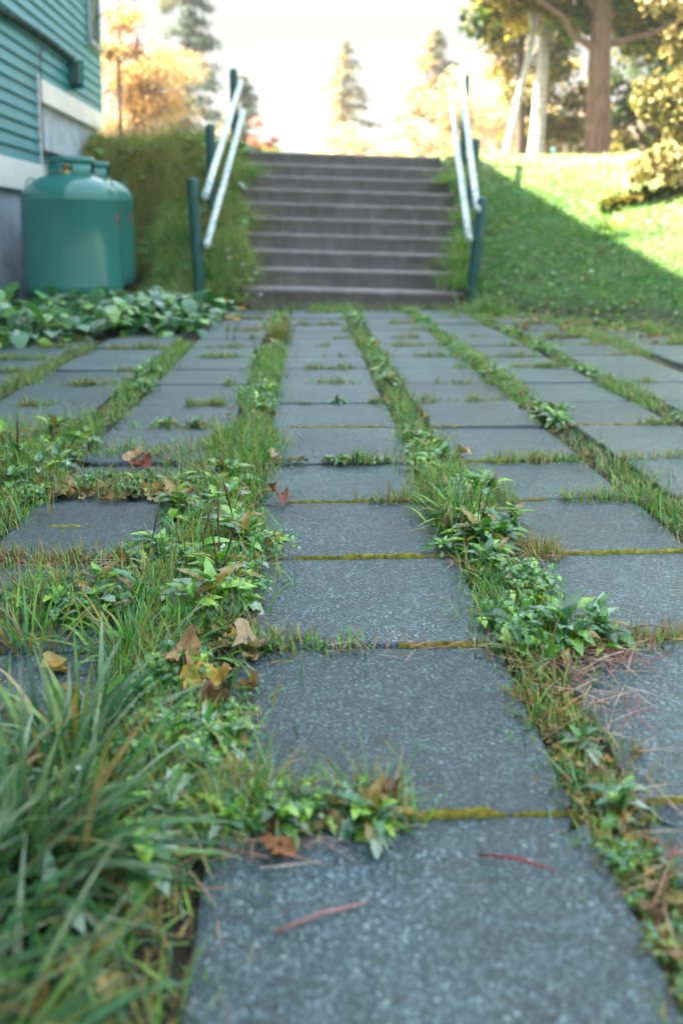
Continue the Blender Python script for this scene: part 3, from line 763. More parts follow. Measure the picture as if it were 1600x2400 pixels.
# where the paving meets the steps and the banks
patch_grass(-.65, 1.5, 6.88, 7.04, 1600, .06, .35, .004)
patch_grass(.05, .45, 6.6, 7.0, 900, .07, .2, .004)
link('joint_grass', q.mesh('joint_grass'), M_blade, kind='stuff', label='short green and straw coloured grass growing in the slab joints')

# distinct grass tufts
def rfoot_(x): return np.clip(8.75 - 1.32 * x, 3.2, 6.9)
def tuft(x, y, z, n, h, wdt, label, group=None, dry=.1, spread=.03, lean=.45, bias=None, palette=None):
    q = QB(); a = rng.uniform(0, 2 * math.pi, n); rr = np.abs(rng.normal(0, spread, n))
    P = np.stack([rr * np.cos(a), rr * np.sin(a), np.zeros(n)], 1)
    az = a + rng.normal(0, .6, n)
    if bias is not None:
        mask = rng.random(n) < bias[1]; az[mask] = bias[0] + rng.normal(0, .5, mask.sum())
    col = mixpal(n, dry) if palette is None else pick(np.array(palette), n)
    if palette is not None:
        d = rng.random(n) < dry; col[d] = pick(G_dry, d.sum())
    blades(q, P, h * rng.uniform(.45, 1.1, n), wdt * rng.uniform(.6, 1.3, n), az, np.abs(rng.normal(lean * .5, lean * .6, n)), rng.uniform(.3, 1.6, n), col, rows_=7, tip_col=(.34, .24, .07) if palette is None else (.30, .36, .22))
    o = link('grass_tuft', q.mesh('grass_tuft'), M_blade); o.location = (x, y, z)
    return tag(o, label, 'grass tuft', group)
blu = [(.05, .18, .06), (.11, .24, .11), (.24, .34, .24), (.035, .13, .04), (.10, .28, .04), (.20, .32, .08), (.03, .11, .05)]
tuft(.33, 1.80, -.01, 240, .125, .0062, 'spiky bright grass tuft in the joint beyond the yellow moss line', spread=.035, lean=.8, dry=.1)
tuft(-.36, .62, -.01, 170, .25, .0095, 'tallest coarse grass tuft, blurred in the near corner of the picture', 'coarse grass tufts near the camera', spread=.05, lean=.85, bias=(.1, .45), palette=blu)
tuft(-.27, .78, -.01, 230, .22, .0085, 'coarse tuft whose long blades arc over the near slab', 'coarse grass tufts near the camera', spread=.05, lean=.9, bias=(-.2, .5), palette=blu)
tuft(-.44, .86, -.01, 100, .17, .011, 'coarse upright tuft second from the camera at the photo edge', 'coarse grass tufts near the camera', spread=.05, lean=.8, palette=blu)
tuft(-.28, .98, -.01, 130, .15, .009, 'coarse tuft just in front of the curled tan leaves', 'coarse grass tufts near the camera', spread=.05, lean=.8, palette=blu)
tuft(-.25, .52, -.01, 150, .19, .009, 'dark low coarse tuft filling the bottom corner of the frame', 'coarse grass tufts near the camera', spread=.05, lean=.9, bias=(.2, .5), palette=blu)
tuft(-.43, 1.28, -.01, 110, .10, .005, 'loose tuft with straw coloured blades over the dark left slab', 'coarse grass tufts near the camera', dry=.35, spread=.05, lean=.9)
tuft(-.26, 1.24, -.01, 110, .12, .0065, 'leaning tuft with a wide olive blade behind the curled leaves', 'coarse grass tufts near the camera', spread=.05, lean=.8)
tuft(.36, 1.22, -.01, 120, .085, .0045, 'dark fine tuft under the big dandelion clump', spread=.04, lean=.8, dry=.15)
tuft(-.15, 4.95, -.01, 200, .20, .005, 'straw yellow grass tuft standing in the joint before the steps', spread=.04, lean=.35, dry=.75)
tuft(1.38, 6.55, 0, 260, .20, .006, 'rounded green grass tuft at the foot of the right handrail', spread=.10, lean=.7, dry=.2)
tuft(1.28, 7.15, .15, 380, .30, .006, 'pale bushy grass tuft spilling over the lowest steps by the leaning post', spread=.10, lean=.8, dry=.12)
tuft(1.42, 7.75, .42, 320, .26, .006, 'grass tuft hanging over the middle steps beside the sunlit rails', spread=.10, lean=.8, dry=.15)
tuft(1.50, 8.3, .7, 260, .24, .006, 'drooping tuft beside the middle right post', spread=.09, lean=.8, dry=.3)
tuft(-.50, 8.35, .55, 420, .38, .006, 'dry russet grass tuft hanging over the left side of the steps', spread=.12, lean=.85, dry=.7, bias=(-.3, .4))
tuft(-.66, 7.65, .25, 320, .45, .006, 'dark green drooping grass tuft below the left rails', spread=.08, lean=.9, dry=.05, bias=(-.6, .5), palette=[(.03, .10, .05), (.04, .12, .05)])
tuft(1.33, 7.42, .33, 300, .22, .006, 'green tuft lying over the third and fourth steps at their right end', spread=.09, lean=1.0, dry=.1)
tuft(1.46, 9.0, 1.1, 260, .20, .006, 'small bright tuft near the top right end of the steps', spread=.09, lean=.9, dry=.1)
tuft(-.52, 7.35, .16, 320, .30, .005, 'mixed green tuft hiding the lower left ends of the steps', spread=.11, lean=.9, dry=.3)
tuft(-.55, 9.2, 1.15, 300, .26, .006, 'yellow green tuft at the upper left end of the steps', spread=.10, lean=.8, dry=.15)
tuft(2.55, 7.3, .62, 260, .20, .006, 'pale green tuft halfway up the shaded right bank', spread=.10, lean=.7, dry=.25)
tuft(-.62, 7.05, .02, 260, .26, .005, 'straw and green tuft at the left foot of the steps', spread=.08, lean=.6, dry=.5)

for k in range(26):      # shaggy tufts that break up the left bank
    x = rng.uniform(-2.15, -.7); y = rng.uniform(7.9 if x < -1.35 else 7.2, 9.7); sty = k % 3
    tuft(x, y, float(hgt(x, y)) - .02, 150, rng.uniform(.22, .42), .0055, ('straw coloured', 'deep green', 'yellow green')[sty] + ' shaggy grass tuft on the bank behind the gas tanks', 'shaggy tufts on the left bank',
         spread=.09, lean=.9, dry=(.95, .03, .2)[sty], bias=(-1.6, .5), palette=[(.07, .22, .08), (.10, .28, .08)] if sty == 1 else [(.22, .38, .09), (.16, .34, .10)])
for k in range(12):      # and the right one
    x = rng.uniform(1.6, 3.4); y = rng.uniform(float(rfoot_(x)) + .3, 9.6)
    tuft(x, y, float(hgt(x, y)) - .02, 110, rng.uniform(.10, .17), .0055, ('fresh green', 'pale')[k % 2] + ' low grass tuft rising from the right bank', 'low tufts on the right bank', spread=.09, lean=.9, dry=(.02, .3)[k % 2])
# ------------------------------------------------------------------ bank and lawn grass
def bank(name, label, x0, x1, y0, y1, n, h, dry, cond, wdt=.006, pal=None, lf=.5, yel=False, lodge=False):
    q = QB(); x = rng.uniform(x0, x1, n); y = rng.uniform(y0, y1, n)
    k = cond(x, y); x, y = x[k], y[k]; z = hgt(x, y) - .01
    hh = h * (.45 + 1.1 * vnoise(x, y, 1.8, 6))
    k_ = len(x); P = np.stack([x, y, z], 1)
    dn = np.clip(dry * 2 * vnoise(x, y, 1.1, 12), 0, 1)
    c = pick(G_green if pal is None else np.array(pal), k_); d = rng.random(k_) < dn; c[d] = pick(G_dry if not lodge else np.array([(.60, .50, .30), (.52, .42, .24), (.62, .46, .26), (.36, .26, .15)]), d.sum())
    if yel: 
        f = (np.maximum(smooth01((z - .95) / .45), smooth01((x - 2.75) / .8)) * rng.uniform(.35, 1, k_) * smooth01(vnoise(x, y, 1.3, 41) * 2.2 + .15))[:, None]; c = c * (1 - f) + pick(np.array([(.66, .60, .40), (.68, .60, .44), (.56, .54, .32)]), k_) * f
    blades(q, P, hh * rng.uniform(1 - lf, 1 + lf, k_), wdt * rng.uniform(.6, 1.5, k_), rng.uniform(0, 6.28, k_) if not lodge else rng.normal(-1.6, .8, k_) + 2.6 * (vnoise(x, y, 2.3, 51) - .5), np.abs(rng.normal(.75 if lodge else 0, .6 if lodge else .7, k_)), rng.uniform(.2, 1.3, k_), c, rows_=5 if lodge else 3, tip_col=(.30, .22, .07))
    # low broad leaves mixed in
    nl = k_ // (16 if yel else 7 if lodge else 9); i = rng.integers(0, k_, nl)
    V, F = PT[0]
    M = rotz(rng.uniform(0, 6.28, nl)) @ rotx(rng.uniform(-.1, 1.0, nl)) * ((.10 if lodge else h) * rng.uniform(.35, .8, nl))[:, None, None]
    q.scatter(V * np.array([1.6, 1, 1]), F, M, P[i] + np.array([0, 0, h * .2]), pick(W_green, nl, .3))
    return link(name, q.mesh(name), M_blade, kind='stuff', label=label)
def rfoot(x): return np.clip(8.75 - 1.32 * x, 3.2, 6.9)
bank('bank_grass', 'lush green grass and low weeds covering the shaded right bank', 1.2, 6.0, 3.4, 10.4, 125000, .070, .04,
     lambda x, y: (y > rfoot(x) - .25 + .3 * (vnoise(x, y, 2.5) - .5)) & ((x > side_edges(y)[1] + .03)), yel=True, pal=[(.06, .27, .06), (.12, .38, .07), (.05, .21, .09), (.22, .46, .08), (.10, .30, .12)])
bank('long_grass', 'long tangled green and russet grass on the bank between house and steps', -2.3, -.3, 6.95, 10.9, 70000, .17, .48,
     lambda x, y: ((x < side_edges(y)[0] - .03) & ((x > -1.35) | (y > 8.3))) | (y > 10.1), .0055, [(.18, .46, .14), (.28, .52, .16), (.13, .40, .17), (.46, .52, .26)], lodge=True)
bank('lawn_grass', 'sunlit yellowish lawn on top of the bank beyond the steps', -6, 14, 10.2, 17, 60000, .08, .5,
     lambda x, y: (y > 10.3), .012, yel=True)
bank('brow_grass', 'tall feathery grass stalks along the brow of the left bank', -2.35, -.6, 8.6, 10.6, 5200, .27, .6,
     lambda x, y: vnoise(x, y, 2.2, 21) > .42, .006, [(.06, .14, .04), (.10, .18, .05)])
# scruffy edge where patio meets right bank
bank('edge_grass', 'low grass and leaf litter along the foot of the right bank', 1.2, 3.2, 4.0, 7.0, 14000, .05, .45,
     lambda x, y: (np.abs(y - rfoot(x) + .2) < .35))

# ------------------------------------------------------------------ broad leaved plants below the tank
bl_pal = np.array([(.08, .28, .09), (.12, .36, .09), (.05, .20, .09), (.22, .42, .08), (.045, .15, .06), (.20, .36, .22)])
bp = []
for i in range(6):
    q = QB(); st_ = QB(); nl = int(rng.integers(20, 30))
    for j in range(nl):
        a = rng.uniform(0, 6.28); rr = rng.uniform(.02, .17); hz = rng.uniform(.04, .18) - rr * .25
        V, F = HT[rng.integers(0, 4)]; s_ = rng.uniform(.065, .11)
        M = (rotz(np.array([a - 1.57 + rng.normal(0, .5)])) @ rotx(np.array([rng.uniform(-.9, .7)])))[0]
        q.add((V * s_) @ M.T + np.array([rr * math.cos(a), rr * math.sin(a), hz]), F, bl_pal[rng.integers(0, 6)] * rng.uniform(.8, 1.3) if rng.random() > .12 else np.array((.24, .33, .27)))
        st_.tube([(0, 0, 0), (rr * .5 * math.cos(a), rr * .5 * math.sin(a), hz * .7), (rr * math.cos(a), rr * math.sin(a), hz)], .0025, 5, (.10, .16, .05))
    bp.append((q.mesh('leaves'), st_.mesh('stems')))
pts = []
tries = 0
while len(pts) < 46 and tries < 4000:
    tries += 1
    y = rng.uniform(4.65, 6.95); x = rng.uniform(-2.28, -.62)
    if y < 4.75 + max(0, (x + 1.9)) * .55 + .1 * math.sin(x * 9): continue
    if x > -.42 - .5 * max(0, 5.6 - y) : continue
    if (x - TX) ** 2 + (y - TY) ** 2 < (TR + .02) ** 2: continue
    if min([(x - a) ** 2 + (y - b_) ** 2 for a, b_ in pts] + [9]) < .17 ** 2: continue
    pts.append((x, y))
for i, (x, y) in enumerate(pts):
    lv, sm = bp[i % 6]
    if not lv.materials: lv.materials.append(M_broad); sm.materials.append(M_leaf)
    where = ('directly below the gas tank' if abs(x - TX) < .45 and y > 5.9 else 'between the gas tank and the steps' if x > TX + .45 and y > 5.9 else 'against the house foundation' if x < -2.05 else 'along the paved edge before the gas tank')
    r_ = empty('broadleaf_plant', (x, y, -.01), random.uniform(0, 6.28), label=('tall ' if i % 2 else 'low ') + ['dense', 'sprawling', 'loose'][i % 3] + ' broad leaved clump ' + where + (', front row' if y < 5.4 else ', middle row' if y < 6.2 else ', back row'), cat='plant', group='broad leaved plants ' + where)
    s_ = random.uniform(.85, 1.2); r_.scale = (s_, s_, s_ * (random.uniform(1.1, 1.25) if i % 2 else random.uniform(.8, .9)))
    for nm, me in (('leaves', lv), ('stems', sm)):
        o = bpy.data.objects.new(nm, me); C.objects.link(o); o.parent = r_
# small flowers by the lower left post
M_petal = paint('white_petal', (.62, .56, .56), .6, .1, 60); M_orange = paint('orange_petal', (.75, .30, .02), .6, .1, 60)
def flower(x, y, z, h, mat, lab, grp, n=1, rad=.022):
    root = empty('flower', (x, y, z), label=lab, cat='flower', group=grp)
    q = QB(); q.tube([(0, 0, 0), (.01, 0, h * .5), (.02, -.01, h)], .002, 5, (.06, .14, .04)); link('stem', q.mesh('stem'), M_leaf, root)
    q = QB()
    for p in range(9):
        a = 2 * math.pi * p / 9; V, F = PT[0]; M = (rotz(np.array([a])) @ rotx(np.array([.5])))[0]
        q.add((V * rad * np.array([1.3, 1, 1])) @ M.T + np.array([.02, -.01, h]), F)
    link('petals', q.mesh('petals'), mat, root)
for i, (x, y, z, h) in enumerate([(-.62, 6.95, .1, .36), (-.60, 6.9, .1, .30), (-.40, 6.9, .1, .18), (-.44, 6.9, .1, .13), (-.50, 6.85, .1, .25), (-.36, 6.8, 0, .12)]):
    flower(x, y, z, h, M_petal, 'small white aster flower below the left handrail', 'white flowers beside the steps', rad=.03)
for i, (x, y) in enumerate([(-.42, 5.6), (-.45, 5.0), (-.58, 6.2), (-.40, 4.9)]):
    flower(x, y, 0, .12, M_orange, 'small orange flower among the weeds beside the broad leaves', 'orange flowers at the paving edge', rad=.03)

# ------------------------------------------------------------------ fallen leaves, needles, moss, twigs
def dead_leaf(size, seed, lobes=5, curl=.35):
    r_ = np.random.default_rng(seed); n = 30; rings = 5; V = [[0, 0, 0]]
    for k in range(1, rings + 1):
        t = k / rings
        for j in range(n):
            a = 2 * math.pi * j / n
            rad = size * (.55 + .32 * abs(math.cos(a * lobes / 2)) + .05 * math.cos(a * 13 + seed))
            x, y = rad * t * math.cos(a), rad * t * math.sin(a) * .8
            z = curl * size * (math.sin(x / size * 4 + seed) * .35 + t * t * (.5 + .5 * math.sin(a * 2 + seed)) + .3 * math.sin(y / size * 6 + 2 * seed) * t)
            V.append([x + r_.normal(0, size * .012), y + r_.normal(0, size * .012), z])
    V = np.array(V); V[:, 2] -= V[:, 2].min(); V[:, 2] += .002
    F = [(0, 1 + j, 1 + (j + 1) % n, 1 + (j + 2) % n) for j in range(0, n, 2)]
    F += [(1 + (k - 1) * n + j, 1 + (k - 1) * n + (j + 1) % n, 1 + k * n + (j + 1) % n, 1 + k * n + j) for k in range(1, rings) for j in range(n)]
    return V, np.array(F)
fl = [
 (-.175, 1.165, .045, (.42, .24, .13), .9, 'pinkish tan curled leaf standing on edge in the grass'),
 (-.135, 1.12, .042, (.50, .30, .06), .8, 'yellow and brown crumpled leaf beneath the tan curled leaf'),
 (-.085, 1.235, .035, (.46, .34, .22), .6, 'pale tan leaf with ragged tip beside the second cross joint'),
 (-.12, 1.06, .034, (.20, .10, .07), .9, 'dark brown rolled leaf nearest the centre slab edge'),
 (-.085, 1.03, .026, (.50, .42, .33), .3, 'small square pale leaf lying on the slab edge'),
 (-.19, 1.04, .020, (.50, .36, .22), .5, 'tiny tan leaf scrap in the grass below the curled leaves'),
 (-.07, 1.94, .030, (.30, .13, .10), .9, 'reddish brown curled leaf at the third joint left of the centre slab'),
 (-.045, 1.97, .018, (.50, .28, .16), .7, 'small pink orange leaf scrap beside the reddish curled leaf'),
 (-.11, 1.61, .020, (.42, .33, .26), .7, 'pale crumpled scrap at the start of the moss line'),
 (-.17, 1.80, .030, (.52, .42, .26), .8, 'cream leaf caught upright in the left grass strip'),
 (-.09, 2.33, .030, (.48, .34, .24), .6, 'tan leaf at the fourth cross joint left of the centre slab'),
 (.30, 1.76, .028, (.60, .48, .38), .9, 'pale twisted husk under the spiky grass tuft'),
 (.43, 2.32, .034, (.52, .36, .20), .6, 'tan leaf lying in the weeds right of centre, fourth joint'),
 (-.03, .80, .022, (.28, .12, .05), .7, 'rust brown leaf tucked under the nearest cross joint weeds'),
 (.09, .875, .022, (.20, .10, .08), .9, 'dark purple brown leaf behind the nearest cross joint weeds'),
 (-.43, 2.26, .045, (.26, .07, .05), .4, 'dark red flat leaf on the overgrown left slab'),
 (-.46, 2.34, .040, (.46, .30, .20), .5, 'tan leaf just behind the dark red one on the left'),
 (.47, 1.235, .025, (.42, .42, .12), .2, 'small yellow green fallen leaf under the right end of the dandelion clump'),
]
for i, (x, y, s, c, curl, lab) in enumerate(fl):
    V, F = dead_leaf(s, i + 1, 5, curl); q = QB(); q.add(V, F, np.array(c) * rng.uniform(.9, 1.1, (len(V), 1)))
    o = link('fallen_leaf', q.mesh('fallen_leaf'), M_dry); o.location = (x, y, .004); o.rotation_euler = (random.uniform(-.3, .3), random.uniform(-.3, .3), random.uniform(0, 6))
    tag(o, lab, 'leaf', 'fallen leaves on the paving')
# litter of small dead leaves (uncountable)
q = QB()
def litter(x0, x1, y0, y1, n, s=(.006, .018), zf=None):
    x = rng.uniform(x0, x1, n); y = rng.uniform(y0, y1, n)
    for i in range(n):
        V, F = dead_leaf(rng.uniform(*s), int(rng.integers(0, 50)), 5, .5)
        z = 0 if zf is None else float(zf(x[i], y[i])) + .04
        q.add(V + np.array([x[i], y[i], z]), F, G_dry[rng.integers(0, 4)] * rng.uniform(.35, 1.0))
litter(-.5, -.12, .45, 1.2, 90, (.01, .028)); litter(-.7, -.24, 1.97, 2.07, 60, (.01, .03)); litter(-.27, -.09, 1.5, 3, 60); litter(-.75, -.6, 1.55, 1.7, 20)
litter(-.24, -.075, .85, 1.35, 130, (.006, .020)); litter(.29, .36, .5, 1.3, 70, (.004, .010)); litter(-.10, .12, .825, .87, 30, (.005, .014)); litter(-.28, -.07, 1.5, 2.4, 70, (.006, .018)); litter(.28, .42, .5, 2.2, 50, (.005, .012)); litter(-.1, .1, 2.29, 2.33, 18)
litter(.28, .42, 2.2, 5, 50, (.01, .022)); litter(.76, .88, 1.9, 5, 50, (.01, .022)); litter(1.2, 3.0, 4.6, 6.2, 150, (.015, .035))
litter(1.3, 3.6, 5.5, 9.2, 70, (.02, .035), hgt); litter(-.55, 1.3, 6.86, 7.03, 45, (.015, .03)); litter(-.62, -.28, 1.59, 1.63, 25, (.008, .016))
link('leaf_litter', q.mesh('leaf_litter'), M_dry, kind='stuff', label='crumbled brown leaf litter gathered in the joints')
# pine needles
q = QB()
def needles(cx, cy, sx, sy, n, l=(.05, .10), pal=((.42, .19, .13), (.50, .30, .22), (.33, .10, .08), (.55, .42, .33))):
    k = n; P = np.stack([cx + rng.normal(0, sx, k), cy + rng.normal(0, sy, k), rng.uniform(.002, .010, k)], 1)
    col = np.array(pal)[rng.integers(0, len(pal), k)] * rng.uniform(.8, 1.2, (k, 1))
    blades(q, P, rng.uniform(*l, k), np.full(k, .0017), rng.normal(0, 1.0, k) + math.pi * rng.integers(0, 2, k), rng.uniform(1.42, 1.56, k), rng.uniform(0, .08, k), col, rows_=4)
needles(.42, 1.20, .045, .025, 110); needles(.38, 1.12, .035, .05, 60); needles(.36, .9, .03, .15, 70); needles(.38, .62, .03, .10, 40, (.06, .12))
needles(-.05, .815, .05, .008, 30, (.035, .07)); needles(-.09, .76, .03, .03, 6, (.04, .07)); needles(-.10, 1.585, .05, .02, 40, (.04, .07))
needles(.36, 1.57, .06, .015, 40, (.04, .08)); needles(-.45, 1.585, .12, .012, 50, (.05, .1)); needles(.16, 1.22, .06, .008, 25, (.04, .07))
needles(-.22, 1.0, .06, .12, 60, (.05, .09)); needles(.1, 1.9, .5, .5, 30, (.03, .05))
link('pine_needles', q.mesh('pine_needles'), M_dry, kind='stuff', label='reddish dry pine needles scattered over slabs and joints')
# a few single red needles on the near slab
for i, (x, y, a, l, lab) in enumerate([(.17, .79, -.35, .075, 'dark red needle lying alone on the near slab'), (-.03, .70, .35, .09, 'thick pinkish stem reaching from the grass over the near slab'), (.40, .74, -.8, .12, 'long red needle along the lower right joint')]):
    q = QB(); q.tube([(0, 0, .003), (l * .5 * math.cos(a), l * .5 * math.sin(a), .007), (l * math.cos(a), l * math.sin(a), .003)], [.0012, .0017, .0008], 6, ((.30, .05, .06), (.45, .22, .20), (.32, .07, .07))[i])
    o = link('dry_stem', q.mesh('dry_stem'), M_dry); o.location = (x, y, 0); tag(o, lab, 'stem', 'dry stems on the paving')
q = QB(); tp = [(.50 + .035 * i, 1.272 + .006 * math.sin(i * 2.2) + .004 * i, .005 + .002 * math.sin(i * 1.7)) for i in range(12)]
q.tube(tp, [.0012 + .0004 * (i % 2) for i in range(12)], 7, (.30, .22, .20)); tag(link('twig', q.mesh('twig'), M_dry), 'thin knobbly twig lying across the right slab behind the dandelions', 'twig')
# moss rolls in the cross joints
q = QB()
def moss(x0, x1, y, wd, hgt_, seed):
    n = max(12, int((x1 - x0) / .004)); m_ = 7; xx = np.linspace(x0, x1, n); V = []
    env = np.minimum(np.minimum(np.arange(n), np.arange(n)[::-1]) / 6, 1) * (.18 + .82 * smooth01((vnoise(xx, xx * 0 + y, 19, seed) - .22) * 5))
    for i in range(n):
        ww = .75 * wd * env[i] * (.35 + 1.1 * float(vnoise(xx[i], 0, 60, seed))); hh = hgt_ * env[i] * (.6 + .8 * float(vnoise(xx[i], 5, 45, seed + 2)))
        for j in range(m_):
            a = math.pi * j / (m_ - 1); V.append((xx[i], y + ww * .5 * math.cos(a) + .002 * float(vnoise(xx[i], 9, 12, seed)), -.010 + (hh + .010) * math.sin(a) ** .8 + .0010 * rng.normal()))
    F = [(i * m_ + j, (i + 1) * m_ + j, (i + 1) * m_ + j + 1, i * m_ + j + 1) for i in range(n - 1) for j in range(m_ - 1)]
    q.add(V, F)
for s_, (x0, x1, y, wd, hh) in enumerate([(-.02, .23, 1.61, .012, .004), (.235, .29, 1.61, .008, .002), (.41, .77, 1.608, .013, .005), (.10, .215, .853, .009, .006), (.37, .44, .868, .009, .004), (.22, .288, .853, .007, .001),
        (-.04, .30, 1.96, .007, .001), (.40, .56, 1.957, .008, .001), (.40, .68, 2.305, .012, .003), (.68, .76, 2.305, .007, .001), (.14, .28, 1.25, .004, .0005), (.55, .76, 1.26, .009, .003),
        (-.56, -.46, 1.80, .035, .005), (-.52, -.49, 1.765, .03, .004), (-.47, -.42, 1.79, .014, .003), (.41, .7, 2.735, .008, .001), (-.05, .25, 2.735, .009, .002), (.87, 1.2, 2.73, .012, .003), (-.58, -.3, 2.74, .012, .002)]):
    moss(x0, x1, y, wd, hh, s_)
link('moss', q.mesh('moss'), M_moss, kind='stuff', label='yellow green moss lines along the cross joints')

# ------------------------------------------------------------------ trees
def crown_mesh(name, clumps, n, size, pal, spread, flat=.6, droop=0, seed=0, tmpl=None):
    r_ = np.random.default_rng(seed); c = np.array([(x, y, z) for x, y, z, _ in clumps]); rad = np.array([k[3] for k in clumps])
    i = r_.choice(len(c), n, p=rad ** 2 / (rad ** 2).sum())
    d = r_.normal(0, 1, (n, 3)); d /= np.linalg.norm(d, axis=1)[:, None]
    rr = rad[i] * r_.random(n) ** .5
    P = c[i] + d * rr[:, None] * np.array([1, 1, flat])
    V, F = tmpl if tmpl else leaf_tmpl([.05, .34, .40, .25, .03], .3, .2, .05)
    M = rotz(r_.uniform(0, 6.28, n)) @ rotx(r_.normal(-droop, .7, n)) * (size * r_.uniform(.6, 1.3, n))[:, None, None]
    pal = np.array(pal); ctone = r_.uniform(.75, 1.25, len(c)); cp = r_.integers(0, len(pal), len(c))
    pi = np.where(r_.random(n) < .6, cp[i], r_.integers(0, len(pal), n))
    col = pal[pi] * (ctone[i] * r_.uniform(.8, 1.2, n))[:, None]
    q = QB(); q.scatter(V, F, M, P, col); return q.mesh(name)
def ellipsoid_clumps(c, rad, n, cr, seed, shell=.55):
    r_ = np.random.default_rng(seed); out_ = []
    for i in range(n):
        d = r_.normal(0, 1, 3); d /= np.linalg.norm(d); t = shell + (1 - shell) * r_.random()
        if r_.random() < .25: t *= .5
        out_.append((c[0] + d[0] * rad[0] * t, c[1] + d[1] * rad[1] * t, c[2] + d[2] * rad[2] * t, cr * r_.uniform(.6, 1.3)))
    return out_
def broad_tree(label, base, trunk, rt, clumps, nleaf, size, pal, bmat, seed, group=None, limbs=8, name='broadleaf_tree', droop=0, flat=.6, cat='tree', fork=None):
    """trunk: list of points relative to base"""
    root = empty(name, base, label=label, cat=cat, group=group)
    q = QB(); n = len(trunk); q.tube([(0, 0, -.3)] + [tuple(p) for p in trunk], [rt * 1.35] + [rt * (1.25 - .55 * (i / (n - 1)) ** .8) if i else rt * 1.25 for i in range(n)], 14, rough=.08)
    link('trunk', q.mesh('trunk'), bmat, root)
    r_ = random.Random(seed); top = Vector(trunk[-1]); b0 = Vector(base)
    rel = [(x - base[0], y - base[1], z - base[2], r0) for x, y, z, r0 in clumps]
    ql = QB()
    for j in range(limbs):
        c = rel[r_.randrange(len(rel))]; e = Vector(c[:3]); s = top.lerp(Vector(trunk[max(0, n - 2)]), r_.random() * .7)
        m_ = s.lerp(e, .5) + Vector((r_.uniform(-.15, .15), r_.uniform(-.15, .15), r_.uniform(.0, .25))) * (e - s).length * .5
        ql.tube([s, s.lerp(m_, .5) + Vector((0, 0, .03)), m_, m_.lerp(e, .5), e], [rt * .42, rt * .34, rt * .24, rt * .14, rt * .05], 8, rough=.1)
    if fork:
        for pl, r0 in fork: ql.tube(pl, [r0 * (1 - .6 * i / (len(pl) - 1)) for i in range(len(pl))], 10, rough=.1)
    if limbs or fork: link('branches', ql.mesh('branches'), bmat, root)
    link('crown', crown_mesh('crown', rel, nleaf, size, pal, 0, flat, droop, seed), M_tree, root)
    return root
GZ = 1.46
# the big maple on the crest
mc = ellipsoid_clumps((4.5, 12.6, 4.95), (2.75, 2.4, 1.65), 85, .62, 5)
mc += [(2.25 + .2 * i, 12.2 + .2 * (i % 3), 4.1 + .22 * (i % 4), .45) for i in range(9)]
mc += [(2.35 + .3 * i, 12 + .3 * (i % 3), 3.35 + .18 * (i % 4), .36) for i in range(9)] + [(5.3 + .22 * i, 12.3, 3.3 - .05 * i, .42) for i in range(7)]
broad_tree('maple with thick brown trunk forking under a green and gold crown', (3.98, 12.0, GZ), [(0, 0, 0), (0, 0, .12), (-.01, 0, .7), (-.02, 0, 1.3), (-.02, 0, 1.75), (.0, 0, 2.4), (.1, 0, 3.3)], .155,
    mc, 30000, .12, [(.08, .15, .025), (.04, .09, .025), (.20, .21, .03), (.38, .27, .04), (.03, .07, .025)], M_bark, 5, limbs=14,
    fork=[([(-.02, 0, 1.5), (-.2, -.05, 1.62), (-.42, -.1, 1.72), (-.56, -.1, 1.95), (-1.0, -.2, 2.2), (-1.7, -.2, 2.3)], .058),
          ([(.0, 0, 1.6), (.3, -.05, 1.68), (.7, -.1, 1.78), (1.2, -.1, 2.05), (1.9, -.1, 2.25)], .05), ([(0, 0, 1.9), (-.25, .1, 2.4), (-.6, .1, 3.2)], .07)])
# pale leaning trunks left of it
broad_tree('thin pale birch leaning to the right, left of the big maple', (2.80, 12.4, GZ), [(0, 0, 0), (.08, 0, .5), (.17, 0, .95), (.27, 0, 1.4), (.4, 0, 2.1)], .055,
    ellipsoid_clumps((3.3, 12.8, 4.0), (.7, .6, .6), 12, .28, 8), 1500, .08, [(.30, .25, .05), (.35, .28, .06)], M_birch, 8, limbs=3, name='birch_tree', group='pale birches on the crest')
broad_tree('stout white birch trunk standing between the leaning birch and the maple', (3.28, 12.6, GZ), [(0, 0, 0), (.03, 0, .5), (.06, 0, 1.2), (.10, 0, 2.0)], .105,
    ellipsoid_clumps((3.5, 13.0, 4.1), (.8, .7, .6), 14, .3, 9), 1800, .08, [(.20, .22, .04), (.35, .28, .05)], M_birch, 9, limbs=3, name='birch_tree', group='pale birches on the crest')
broad_tree('slender dark trunked tree seen behind the two pale birches', (4.0, 16.5, GZ), [(0, 0, 0), (.02, 0, .9), (-.03, 0, 1.8), (0, 0, 3.0), (0, 0, 4.2)], .075,
    ellipsoid_clumps((4.0, 16.8, 4.9), (1.2, 1, 1.5), 30, .35, 10), 4500, .10, [(.40, .30, .08), (.28, .24, .06), (.10, .12, .04)], M_bark_dark, 10, limbs=8)
broad_tree('dark leafy tree directly behind the maple trunk', (6.3, 15.5, GZ), [(0, 0, 0), (0, 0, .6), (.1, 0, 1.4)], .12,
    ellipsoid_clumps((6.7, 15.6, 2.9), (1.55, 1.0, 1.7), 46, .5, 11), 15000, .10, [(.045, .085, .03), (.07, .12, .03), (.16, .15, .03)], M_bark_dark, 11, limbs=8)
broad_tree('small golden green tree between birch and maple trunks', (4.45, 17.5, GZ), [(0, 0, 0), (0, 0, .8), (0, 0, 1.6)], .06,
    ellipsoid_clumps((4.9, 17.6, 2.8), (.9, .8, 1.2), 22, .4, 12), 5000, .10, [(.24, .20, .03), (.34, .25, .04), (.12, .14, .03)], M_bark_dark, 12, limbs=6)
